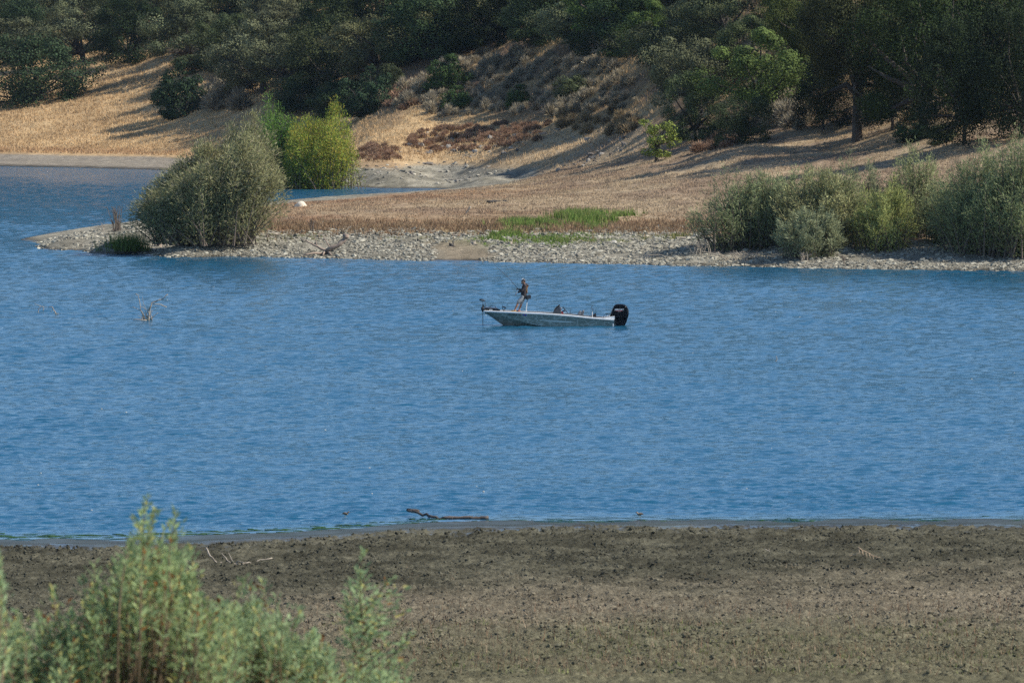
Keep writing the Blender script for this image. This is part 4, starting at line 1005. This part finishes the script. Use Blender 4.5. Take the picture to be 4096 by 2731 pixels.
# white gunwale rail both sides and round the bow
mb = MB(); xs = np.linspace(-3.24, 3.2, 40)
for sgn in (-1, 1):
    sec = []
    for x in xs:
        g, w = gun(x); y0 = sgn * (w + .025); y1 = sgn * (w - .16); sec.append([(x, y0, g - .035), (x, y0, g + .022), (x, y1, g + .036), (x, y1, g + .004)])
    V = np.array(sec).reshape(-1, 3); F = [[i * 4 + j, i * 4 + (j + 1) % 4, (i + 1) * 4 + (j + 1) % 4, (i + 1) * 4 + j] for i in range(len(xs) - 1) for j in range(4)]
    mb.add(V, F); k = mb.n - len(V); mb.F.append(np.array([[k, k + 1, k + 2, k + 3]])); e_ = mb.n - 4; mb.F.append(np.array([[e_ + 3, e_ + 2, e_ + 1, e_]]))
P(mb, 'gunwale', M_WHITE)
mb = MB(); mb.box((-3.25, 0, .722), (.05, .9, .06)); P(mb, 'bow_cap', M_WHITE)
def deck(x0, x1, dz, name, mat):
    mb = MB(); xs = np.linspace(x0, x1, 14); V = []
    for x in xs:
        g, w = gun(x); V += [(x, -(w - .15), g + dz), (x, w - .15, g + dz), (x, w - .15, g + dz - .03), (x, -(w - .15), g + dz - .03)]
    F = [[i * 4 + j, i * 4 + (j + 1) % 4, (i + 1) * 4 + (j + 1) % 4, (i + 1) * 4 + j] for i in range(13) for j in range(4)]
    mb.add(V, F + [[0, 1, 2, 3], [55, 54, 53, 52]]); P(mb, name, mat)
deck(-3.2, -.35, -.012, 'front_deck', M_CARPET); deck(-.35, 1.75, -.42, 'cockpit_floor', M_CARPET); deck(1.75, 3.05, -.03, 'rear_deck', M_CARPET)
mb = MB(); mb.box((3.16, 0, .16), (.06, 1.86, .42)); P(mb, 'transom', M_WHITE)
mb = MB(); mb.prism([(2.62, .395), (3.22, .345), (3.23, .37), (3.23, .50), (3.05, .48), (2.85, .43)], -.93, -.62)
mb.prism([(2.62, .395), (3.22, .345), (3.23, .37), (3.23, .50), (3.05, .48), (2.85, .43)], .62, .93); P(mb, 'stern_corner', M_WHITE)
# pale spray-shaped stripe on the side: follows the hull skin
def skin(x, t):
    """point on the near side between gunwale (t=0) and chine (t=1), set 4 mm proud"""
    f = lambda k: float(np.interp(x, [s[0] for s in ST], [s[k] for s in ST]))
    return (x, -(f(6) * (1 - t) + (f(4) + .012) * t) - .006, f(5) * (1 - t) + (f(3) + .02) * t)
mb = MB(); xs = np.linspace(-.55, 1.35, 30); V = []
for x in xs:
    u = (x + .55) / 1.9; hw = .055 * math.sin(math.pi * min(1, u * 1.0)) ** .7 + .004; c = .50 + .22 * (1 - u) * .2 + .04 * u
    for sgn in (-1, 1): V.append(skin(x, c + sgn * hw * 1.15))
mb.add(V, [[2 * i, 2 * i + 1, 2 * i + 3, 2 * i + 2] for i in range(29)]); P(mb, 'spray_stripe', pmat('pale_stripe', (.60, .63, .59), (.5, .53, .5), 4, .4))
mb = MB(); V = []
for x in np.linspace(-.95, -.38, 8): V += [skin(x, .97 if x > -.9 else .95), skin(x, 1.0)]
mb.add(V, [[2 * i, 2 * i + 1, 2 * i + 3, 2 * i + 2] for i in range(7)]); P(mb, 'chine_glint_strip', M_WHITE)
def lettering(txt, x, z, y, size, mat, name, parent=boat, shear=0, bold=0, pitch=0, width=None):
    cu = bpy.data.curves.new(name, 'FONT'); cu.body = txt; cu.size = size; cu.extrude = .002; cu.shear = shear; cu.offset = bold; cu.space_character = 1.12
    o = bpy.data.objects.new(name + '_source', cu); C.objects.link(o); bpy.context.view_layer.update()
    me = bpy.data.meshes.new_from_object(o.evaluated_get(bpy.context.evaluated_depsgraph_get())); C.objects.unlink(o); bpy.data.objects.remove(o)
    if width:
        w = max(v.co.x for v in me.vertices); k = width / w
        for v in me.vertices: v.co.x *= k
    me.materials.clear(); me.materials.append(mat)
    t = link(bpy.data.objects.new(name, me), parent); t.location = (x, y, z); t.rotation_euler = (R(90), pitch, 0); return t
sk = skin(-1.75, .28); q = lettering('CF  0762  VY', -2.09, .575, -.905, .10, M_BLACK, 'registration_number', bold=.003, pitch=R(2), width=.70)
q.rotation_euler = (R(90 + 14), R(1.2), R(-5.5)); q.location = (-2.09, -.892, .565)
for i, (c, nme) in enumerate([((.04, .06, .40), 'registration_sticker'), ((.05, .03, .25), 'registration_sticker'), ((.06, .08, .45), 'registration_sticker')]):
    mb = MB(); x = -1.335 + i * .062; a = skin(x, .12); b_ = skin(x, .28); c_ = skin(x + .055, .28); d_ = skin(x + .055, .12); mb.add([a, b_, c_, d_], [[0, 1, 2, 3]])
    P(mb, nme, pmat('sticker', c, (.35, .10, .10) if i == 1 else c, 30, .5))
mb = MB()
for (xa, xb, t) in [(2.66, 3.02, .22), (2.74, 2.96, .52)]:
    mb.add([skin(xa, t), skin(xa + .02, t + .05), skin(xb, t + .05), skin(xb, t + .02)], [[0, 1, 2, 3]])
P(mb, 'stern_decal', M_DGREY)
# outboard motor
om = MB(); ol = [(3.00, .40), (3.05, .62), (3.12, .82), (3.215, 1.0), (3.31, 1.07), (3.45, 1.083), (3.60, 1.078), (3.75, 1.05), (3.86, .97), (3.93, .83), (3.955, .66), (3.94, .50), (3.90, .36), (3.60, .33), (3.20, .34)]
om.prism(ol, 0, 0, shrink=[(-.27, .80), (-.25, .89), (-.20, .96), (-.1, 1.0), (.1, 1.0), (.20, .96), (.25, .89), (.27, .80)])
motor = P(om, 'outboard_motor', M_GLOSS, smooth=True)
for p_ in motor.data.polygons:
    if len(p_.vertices) > 4: p_.use_smooth = False
mb = MB(); mb.prism([(3.16, .36), (3.88, .37), (3.86, .24), (3.80, .10), (3.73, -.02), (3.68, -.30), (3.34, -.30), (3.33, .0), (3.24, .16)], 0, 0, shrink=[(-.15, .86), (-.12, 1), (.12, 1), (.15, .86)]); P(mb, 'leg_housing', M_GLOSS, motor)
mb = MB(); mb.prism([(3.12, .34), (3.30, .36), (3.32, -.02), (3.20, -.06), (3.14, .05)], -.14, .14); mb.tube([(3.24, -.16, .22), (3.24, .16, .22)], .05, 8); P(mb, 'mounting_bracket', M_DGREY, motor)
mb = MB(); mb.box((3.5, 0, -.26), (.46, .34, .03)); P(mb, 'cavitation_plate', M_BLACK, motor)
lettering('MERCURY', 3.235, .765, -.276, .115, M_SILVER, 'brand_lettering', motor, shear=.35, bold=.004, width=.47)
mb = MB(); mb.add([(3.25, -.275, .752), (3.66, -.275, .758), (3.60, -.275, .735), (3.40, -.275, .728)], [[0, 3, 2, 1]]); P(mb, 'red_swoosh', M_RED, motor)
mb = MB(); mb.add([(3.33, -.2745, .722), (3.62, -.2745, .729), (3.52, -.2745, .705), (3.44, -.2745, .702)], [[0, 3, 2, 1]]); P(mb, 'grey_swoosh', M_GREY, motor)
mb = MB(); mb.tube([(2.66, -.2, .42), (2.72, -.2, .53), (2.85, -.2, .60), (3.02, -.18, .585), (3.15, -.1, .52)], .014, 6); mb.tube([(2.80, -.1, .42), (2.84, -.1, .55), (2.95, -.08, .585), (3.1, -.05, .55)], .012, 6); mb.tube([(2.95, .1, .42), (2.93, .1, .52), (3.1, .1, .52)], .012, 6); P(mb, 'control_cable', M_BLACK)
# console, wheel, instruments
mb = MB(); co = [(.15, .30), (.15, .64), (.22, .78), (.33, .92), (.45, 1.01), (.49, 1.035), (.52, .98), (.55, .82), (.60, .62), (.62, .30)]
mb.prism(co, 0, 0, shrink=[(-.80, .93), (-.77, 1.0), (-.30, 1.0), (-.27, .93)]); console = P(mb, 'console', M_DGREY)
mb = MB(); mb.prism([(.20, .79), (.32, .945), (.46, 1.055), (.51, 1.07), (.50, 1.03), (.42, 1.0), (.30, .88)], -.78, -.29); P(mb, 'windshield', M_GLOSS, console)
mb = MB()
for z_ in (.76, .84, .90): mb.ellipsoid((.57, -.66 + (z_ - .76), z_), (.045, .06, .04), 10, 6)
P(mb, 'gauge', M_METAL, console)
mb = MB(); mb.box((.63, -.62, .62), (.10, .12, .14)); P(mb, 'throttle_box', M_RED, console)
mb = MB(); a = np.linspace(0, 2 * math.pi, 21); ax = Vector((.78, 0, .80)); u = Vector((-.115, 0, .155)); 
ring = [(ax.x + u.x * math.cos(t), -.55 + .19 * math.sin(t), ax.z + u.z * math.cos(t)) for t in a]; mb.tube(ring, .016, 6, cap=False)
mb.tube([(.58, -.55, .70), (.78, -.55, .80)], [.03, .025], 8)
for t in (0, 2.1, 4.2): mb.tube([(ax.x, -.55, ax.z), (ax.x + u.x * math.cos(t), -.55 + .19 * math.sin(t), ax.z + u.z * math.cos(t))], .01, 5)
P(mb, 'steering_wheel', M_BLACK)
mb = MB(); mb.tube([(1.02, -.7, .5), (1.02, -.7, .78)], .012, 6); mb.ellipsoid((1.02, -.7, .78), (.02, .02, .03), 8, 6); P(mb, 'throttle_lever', M_BLACK)
for xo, yo in ((1.34, -.55), (1.50, .05)):
    mb = MB(); mb.prism([(xo - .42, .42), (xo + .06, .40), (xo + .08, .30), (xo - .42, .30)], 0, 0, shrink=[(yo - .23, .9), (yo - .2, 1), (yo + .2, 1), (yo + .23, .9)]); s_ = P(mb, 'seat', M_GREY)
    mb = MB(); mb.prism([(xo, .40), (xo + .03, .52), (xo + .10, .70), (xo + .16, .76), (xo + .23, .755), (xo + .22, .66), (xo + .17, .50), (xo + .14, .38)], 0, 0, shrink=[(yo - .23, .86), (yo - .2, 1), (yo + .2, 1), (yo + .23, .86)]); P(mb, 'backrest', M_GREY, s_)
mb = MB(); mb.prism([(1.86, .435), (2.06, .49), (2.31, .64), (2.31, .40)], -.45, -.42); mb.tube([(1.86, -.43, .44), (2.31, -.43, .645), (2.32, -.43, .40)], .012, 6); P(mb, 'net_panel', M_NET)
mb = MB(); mb.tube([(2.12, -.5, .40), (2.12, -.5, .70)], .02, 8); st_ = P(mb, 'pedestal_post', M_WHITE)
mb = MB()
for q in range(9):
    rr_ = random.Random(q); z_ = .70 + q * .035; mb.tube([(2.12 - .07 * math.sin(q * 1.3), -.5, z_), (2.10 + rr_.uniform(-.09, .06), -.5 + rr_.uniform(-.04, .04), z_ + .05)], [.012, .006], 5)
P(mb, 'fish_grip', M_DGREY, st_)
# bow: electric trolling motor lying on its mount
mb = MB(); mb.prism([(-3.27, .76), (-2.48, .745), (-2.46, .80), (-2.56, .84), (-3.25, .88)], -.12, .12); tm = P(mb, 'trolling_motor', M_BLACK)
mb = MB(); mb.tube([(-3.22, -.05, .91), (-2.60, -.05, .875)], [.028, .024], 8); P(mb, 'mount_arm', M_METAL, tm)
mb = MB(); mb.box((-2.93, -.13, .79), (.17, .02, .045)); P(mb, 'mount_plate', M_WHITE, tm)
mb = MB(); mb.tube([(-3.325, -.05, 1.20), (-3.33, -.05, -.32)], .016, 8); P(mb, 'shaft', M_BLACK, tm)
mb = MB(); mb.ellipsoid((-3.345, -.05, .845), (.085, .09, .11), 12, 8); mb.ellipsoid((-3.335, -.05, .73), (.055, .06, .06), 10, 6); mb.prism([(-3.33, 1.14), (-3.28, 1.0), (-3.24, .90), (-3.32, .86), (-3.36, .95)], -.08, -.02); P(mb, 'steering_housing', M_BLACK, tm)
mb = MB(); mb.prism([(-3.52, 1.31), (-3.42, 1.325), (-3.30, 1.30), (-3.20, 1.25), (-3.21, 1.215), (-3.30, 1.21), (-3.50, 1.27)], 0, 0, shrink=[(-.13, .8), (-.11, 1), (.01, 1), (.03, .8)]); P(mb, 'motor_head', M_BLACK, tm)
mb = MB(); mb.prism([(-3.40, 1.305), (-3.32, 1.28), (-3.23, 1.245), (-3.24, 1.235), (-3.33, 1.26), (-3.40, 1.285)], -.136, -.128); P(mb, 'head_decal', pmat('gold_decal', (.5, .36, .16), (.4, .38, .34), 14, .5), tm)
mb = MB(); a = np.linspace(0, 18, 60); mb.tube([(-3.21 + .03 * math.cos(t), -.05 + .03 * math.sin(t), 1.18 - t * .014) for t in a], .009, 5); P(mb, 'coiled_cord', M_BLACK, tm)
mb = MB(); mb.tube([(-3.05, -.05, .91), (-2.92, -.05, .965), (-2.78, -.05, .995), (-2.72, -.05, .96), (-2.66, -.05, .88), (-2.62, -.05, .80)], .014, 6); P(mb, 'pull_cable', M_BLACK, tm)
mb = MB(); mb.tube([(-2.285, -.3, .70), (-2.285, -.3, .80)], .02, 8); mb.box((-2.285, -.3, .71), (.10, .10, .02)); mb.box((-2.34, -.3, .85), (.03, .03, .12)); mb.box((-2.23, -.3, .85), (.03, .03, .12)); mb.box((-2.285, -.3, .80), (.14, .03, .03)); ff = P(mb, 'fishfinder', M_BLACK)
mb = MB(); mb.box((-2.265, -.3, .935), (.20, .26, .055), rot=Matrix.Rotation(R(22), 4, 'Y')); mb.box((-2.35, -.3, .97), (.04, .2, .05), rot=Matrix.Rotation(R(-30), 4, 'Y')); P(mb, 'screen', M_BLACK, ff)
# pedestal seat the angler leans on
mb = MB(); mb.box((-1.18, -.02, .70), (.14, .14, .02)); mb.tube([(-1.178, -.02, .70), (-1.13, -.02, 1.145)], .024, 10); post = P(mb, 'seat_post', M_WHITE)
mb = MB(); mb.tube([(-1.132, -.02, 1.12), (-1.112, -.02, 1.32)], .017, 8); mb.prism([(-1.19, 1.33), (-1.02, 1.32), (-1.04, 1.295), (-1.16, 1.295)], -.08, .04); P(mb, 'inner_post', M_DGREY, post)
mb = MB(); mb.prism([(-1.32, 1.42), (-1.28, 1.50), (-1.12, 1.51), (-1.08, 1.44), (-1.10, 1.34), (-1.28, 1.34)], 0, 0, shrink=[(-.22, .8), (-.18, 1), (.14, 1), (.18, .8)]); P(mb, 'lean_seat', M_BLACK, post)
mb = MB(); mb.prism([(-1.105, 1.35), (-1.09, 1.52), (-.94, 1.525), (-.925, 1.50), (-.93, 1.33)], 0, 0, shrink=[(-.2, .93), (-.18, 1), (.14, 1), (.16, .93)]); P(mb, 'seat_back', M_DGREY, post)

# ---------------------------------------------------------------- the angler
def bake(mb, name, mat, vox, parent, smooth_it=4):
    """union of overlapping rounded pieces -> one continuous skin"""
    o = bpy.data.objects.new(name + '_raw', mb.data(name, mat)); C.objects.link(o)
    r = o.modifiers.new('r', 'REMESH'); r.mode = 'VOXEL'; r.voxel_size = vox
    s = o.modifiers.new('s', 'SMOOTH'); s.factor = .5; s.iterations = smooth_it
    bpy.context.view_layer.update()
    me = bpy.data.meshes.new_from_object(o.evaluated_get(bpy.context.evaluated_depsgraph_get())); bpy.data.objects.remove(o)
    me.materials.clear(); me.materials.append(mat)
    me.polygons.foreach_set('use_smooth', np.ones(len(me.polygons), bool))
    return link(bpy.data.objects.new(name, me), parent)
def limb(mb, pts, rad, n=12):
    pts = [np.array(p, float) for p in pts]
    t = np.linspace(0, len(pts) - 1, (len(pts) - 1) * 4 + 1)
    Q = np.stack([np.interp(t, np.arange(len(pts)), [p[k] for p in pts]) for k in range(3)], 1)
    r = np.interp(t, np.arange(len(pts)), rad); mb.tube(Q, r, n)
    mb.ellipsoid(Q[0], (r[0],) * 3, 12, 8); mb.ellipsoid(Q[-1], (r[-1],) * 3, 12, 8)
    for p, q in zip(pts[1:-1], rad[1:-1]): mb.ellipsoid(p, (q * 1.01,) * 3, 12, 8)
SKIN = pmat('skin', (.50, .25, .15), (.43, .20, .12), 8, .5)
man = empty('person', (BX - 1.6, BY, .70)); tag(man, 'person in dark hooded jacket, grey shorts and cap, leaning on the bow seat while fishing', 'person')
OX = np.array([1.6, 0, -.70])       # boat coordinates -> person coordinates
def T(*p): return np.array(p, float) + OX
b = MB(); HC = T(-1.305, -.02, 2.195)
rotH = Matrix.Rotation(R(-10), 4, 'Y')
def headw(V):
    V = V.copy(); lo = np.clip(-V[:, 2], 0, 1); V[:, 1] *= 1 - .22 * lo; V[:, 0] = np.where(V[:, 0] > 0, V[:, 0] * (1 - .25 * lo), V[:, 0] * (1 - .02 * lo)); return V
b.ellipsoid(HC, (.098, .076, .118), 24, 18, rot=rotH, warp=headw)
b.ellipsoid(HC + [-.062, 0, -.078], (.040, .042, .035), 12, 8)                 # jaw and chin
b.ellipsoid(HC + [-.103, 0, -.022], (.016, .011, .022), 10, 8); b.ellipsoid(HC + [-.108, 0, -.035], (.013, .014, .010), 10, 8)   # nose
b.ellipsoid(HC + [-.092, 0, .018], (.014, .045, .012), 10, 8)                 # brow
b.ellipsoid(HC + [-.095, 0, -.065], (.012, .024, .007), 10, 6); b.ellipsoid(HC + [-.094, 0, -.076], (.012, .021, .007), 10, 6)   # lips
for s in (-1, 1): b.ellipsoid(HC + [.008, s * .078, -.012], (.018, .008, .032), 10, 8, rot=rotH)       # ears
limb(b, [T(-1.255, -.02, 2.02), T(-1.275, -.02, 2.12)], [.062, .056])
limb(b, [T(-1.25, -.02, 1.97), T(-1.27, -.02, 1.70), T(-1.30, -.02, 1.42)], [.13, .12, .14])
# legs
NL = [T(-1.33, -.12, 1.40), T(-1.585, -.15, 1.135), T(-1.735, -.15, .80)]; FL = [T(-1.30, .09, 1.40), T(-1.42, .12, 1.09), T(-1.525, .12, .78)]
for L in (NL, FL):
    k, a = L[1], L[2]; cf = k * .68 + a * .32 + np.array([.018, 0, 0])
    limb(b, [L[0], L[0] * .5 + k * .5, k, cf, a], [.088, .075, .056, .058, .036])
    f = a + np.array([0, 0, -.05]); limb(b, [f + [.03, 0, -.02], f + [-.06, 0, -.022], f + [-.16, 0, -.032]], [.034, .036, .026])
# arms (near arm hangs forward, far arm holds the rod)
NA = [T(-1.24, -.19, 1.985), T(-1.37, -.235, 1.745), T(-1.60, -.20, 1.665)]
FA = [T(-1.25, .16, 1.985), T(-1.36, .20, 1.76), T(-1.55, .07, 1.80)]
for A_ in (NA, FA): limb(b, [A_[0], A_[1], A_[2]], [.052, .044, .027])
def hand(wr, d, up, side, curl, thumb_side, grip=None):
    """wrist, direction of the palm, back-of-hand normal, side vector; five unequal bent fingers"""
    d = Vector(d).normalized(); up = Vector(up).normalized(); side = d.cross(up).normalized() * thumb_side; wr = Vector(wr)
    pc = wr + d * .045
    limb(b, [wr, wr + d * .03], [.026, .026])
    for k in (-1, 0, 1): limb(b, [wr + d * .015 + side * k * .014, wr + d * .085 + side * k * .024], [.017, .014], 8)
    for i, (o_, L) in enumerate([(.030, .070), (.010, .078), (-.010, .072), (-.029, .057)]):
        p = wr + d * .088 + side * o_; dirv = d.copy(); pts = [p]; rad = [.0095]
        for j, fr in enumerate((.45, .32, .23)):
            ang = curl * (j + .6) * (1 + .12 * i); dv = (d * math.cos(ang) - up * math.sin(ang)).normalized()
            p = p + dv * L * fr * 1.25; pts.append(p); rad.append(.009 - .0008 * j)
        limb(b, pts, rad, 8)
    p = wr + d * .03 + side * .03; q = p + (d * .6 + side * .75 - up * .2).normalized() * .038; r_ = q + (d * .9 + side * .2 - up * (.3 + curl * .4)).normalized() * .032
    limb(b, [p, q, r_], [.013, .0105, .009], 8)
hand(NA[2], (-.75, 0, -.62), (-.5, -.2, .75), None, .32, 1)
hand(FA[2], (-.9, -.25, .1), (0, .75, .6), None, 1.05, -1)
bake(b, 'body', SKIN, .0065, man, 2)
b = MB()
for s in (-1, 1): b.ellipsoid(HC + [-.0925, s * .031, .004], (.009, .012, .0075), 10, 8)
P(b, 'eyes', pmat('eye', (.05, .03, .02), (.7, .68, .65), 60, .2), man, True)
b = MB(); b.ellipsoid(HC + [.022, 0, -.005], (.085, .0795, .085), 16, 12, rot=rotH); b.ellipsoid(HC + [-.073, 0, -.10], (.040, .044, .040), 10, 8)
bake(b, 'hair', pmat('hair', (.05, .03, .02), (.03, .02, .015), 40, .8), .008, man, 2)
# cap: crown, white front panel, brim
b = MB(); b.ellipsoid(HC + [.004, 0, .052], (.110, .090, .098), 20, 14, rot=rotH, warp=lambda V: np.where(V[:, 2:3] < -.15, np.concatenate([V[:, :2], np.full((len(V), 1), -.15)], 1), V)); cap = P(b, 'cap', M_DGREY, man, True)
b = MB(); b.ellipsoid(HC + [-.018, 0, .062], (.095, .070, .094), 18, 12, rot=rotH, warp=lambda V: np.where(V[:, 2:3] < 0, np.concatenate([V[:, :2], np.zeros((len(V), 1))], 1), V)); P(b, 'front_panel', M_WHITE, cap, True)
b = MB(); b.prism([(-.105, -.06), (-.165, -.05), (-.190, 0), (-.165, .05), (-.105, .06), (-.07, .07), (-.07, -.07)], 0, .008)
V = b.V[0]; b.V[0] = np.stack([V[:, 0], V[:, 2], .038 + V[:, 1] + (V[:, 0] + .07) * .12], 1) + HC; P(b, 'brim', M_BLACK, cap)
# jacket
b = MB(); BK = T(-1.25, -.02, 1.95)
limb(b, [T(-1.245, -.02, 1.985), T(-1.26, -.02, 1.85), T(-1.285, -.02, 1.66), T(-1.295, -.02, 1.46)], [.125, .148, .146, .15], 16)
for s in (-1, 1): limb(b, [T(-1.245, -.02 + s * .06, 2.0), T(-1.245, -.02 + s * .145, 1.985), T(-1.27, -.02 + s * .11, 1.70), T(-1.30, -.02 + s * .09, 1.44)], [.085, .085, .10, .115])
limb(b, [T(-1.16, -.02, 2.035), T(-1.10, -.02, 1.985), T(-1.11, -.02, 1.93)], [.07, .07, .05])       # hood lying on the back
limb(b, [T(-1.20, -.09, 2.05), T(-1.25, -.11, 2.05), T(-1.33, -.06, 2.03)], [.04, .035, .03]); limb(b, [T(-1.20, .05, 2.05), T(-1.25, .07, 2.05), T(-1.33, .02, 2.03)], [.04, .035, .03])
for A_ in (NA, FA):
    e2 = A_[1] * .2 + A_[2] * .8; limb(b, [A_[0], A_[0] * .5 + A_[1] * .5, A_[1], e2], [.082, .070, .064, .050])
bake(b, 'jacket', pmat('jacket_cloth', (.038, .030, .032), (.022, .018, .021), 7, .75, bump=.3, bdist=.02), .009, man, 3)
b = MB(); b.prism([(-1.135, 1.60), (-1.10, 1.61), (-1.10, 1.82), (-1.105, 1.95), (-1.14, 1.96), (-1.16, 1.80)], 0, 0, shrink=[(-.12, .9), (-.10, 1), (.06, 1), (.08, .9)])
b.V = [v + OX for v in b.V]
def vestmat():
    m, nt, bb = newmat('orange_print'); t = noise(nt, 16, 3, .5, coord='obj'); r = ramp(nt, t.outputs['Fac'], [(.40, (.03, .02, .02)), (.46, (.75, .20, .04)), (.56, (.45, .36, .06)), (.66, (.8, .26, .05))])
    nt.links.new(r.outputs[0], bb.inputs['Base Color']); bb.inputs['Roughness'].default_value = .7; return m
P(b, 'back_print', vestmat(), man)
# shorts
b = MB(); limb(b, [T(-1.30, -.02, 1.46), T(-1.32, -.02, 1.38)], [.148, .14])
for L in (NL, FL): limb(b, [L[0] + [0, 0, .04], L[0] * .5 + L[1] * .5 + [0, 0, .01], L[0] * .14 + L[1] * .86 + [.005, 0, .02]], [.118, .110, .100])
bake(b, 'shorts', pmat('shorts_cloth', (.46, .45, .42), (.26, .26, .26), 9, .8, bump=.3, bdist=.02), .009, man, 3)
b = MB(); wr = Vector(NA[2]); dd = Vector((-.75, 0, -.62)).normalized(); limb(b, [wr - dd * .05, wr, wr + dd * .045], [.033, .033, .036]); bake(b, 'glove', M_WHITE, .007, man, 2)
for L, nme, cm in ((NL, 'shoe', pmat('bright_shoe', (.55, .42, .12), (.6, .25, .12), 20, .6)), (FL, 'shoe', pmat('coral_shoe', (.55, .22, .14), (.4, .16, .12), 20, .6))):
    f = L[2] + np.array([0, 0, -.06]); b = MB(); limb(b, [f + [.035, 0, -.005], f + [-.06, 0, -.006], f + [-.165, 0, -.016]], [.042, .046, .034])
    b.V = [np.where(v[:, 2:3] < .008, np.concatenate([v[:, :2], np.full((len(v), 1), .008)], 1), v) for v in b.V]; bake(b, nme, cm, .008, man, 2)
# rod, reel, line
rod = empty('fishing_rod', (BX - 1.55, BY + .03, 1.80)); tag(rod, 'thin black fishing rod slanting up to the left from the angler\'s far hand', 'fishing rod')
def Q3(x, z, y=0): return (x + 1.55, y, z - 1.80)
b = MB(); b.tube([Q3(-1.44, 1.70), Q3(-1.62, 1.88)], [.014, .012], 8); P(b, 'grip', pmat('cork', (.12, .09, .06), (.06, .05, .04), 30, .8), rod)
b = MB(); b.tube([Q3(-1.62, 1.88), Q3(-2.0, 2.33), Q3(-2.35, 2.66), Q3(-2.72, 2.98), Q3(-2.80, 3.18)], [.014, .011, .010, .008, .006], 6); P(b, 'blank', M_BLACK, rod)
b = MB(); b.ellipsoid(Q3(-1.585, 1.815, -.02), (.035, .035, .03), 10, 8); b.tube([Q3(-1.60, 1.83, -.05), Q3(-1.65, 1.80, -.07)], .006, 5); b.ellipsoid(Q3(-1.65, 1.80, -.075), (.012, .012, .012), 8, 6); P(b, 'reel', M_BLACK, rod)
for t, (xx, zz) in enumerate([(-1.75, 2.035), (-2.0, 2.33), (-2.3, 2.61), (-2.6, 2.88)]):
    b = MB(); a = np.linspace(0, 6.283, 9); b.tube([Q3(xx + .012 + .010 * math.cos(q), zz - .014 + .012 * math.cos(q), .012 * math.sin(q)) for q in a], .0022, 4, cap=False); P(b, 'line_guide', M_METAL, rod)

# ---------------------------------------------------------------- the air: closed box round camera and scene
mb = MB(); mb.box((0, 735, 148), (1560, 1610, 302))
hz, nt, b = newmat('haze_air'); nt.nodes.remove(b)
pv = nt.nodes.new('ShaderNodeVolumePrincipled'); pv.inputs['Density'].default_value = .00002; pv.inputs['Color'].default_value = (.55, .75, 1.0, 1)
nt.links.new(pv.outputs[0], nt.nodes['Material Output'].inputs['Volume'])
haze = mb.build('haze', hz); tag(haze, 'thin pale blue haze in the air over the lake', 'haze', kind='stuff')
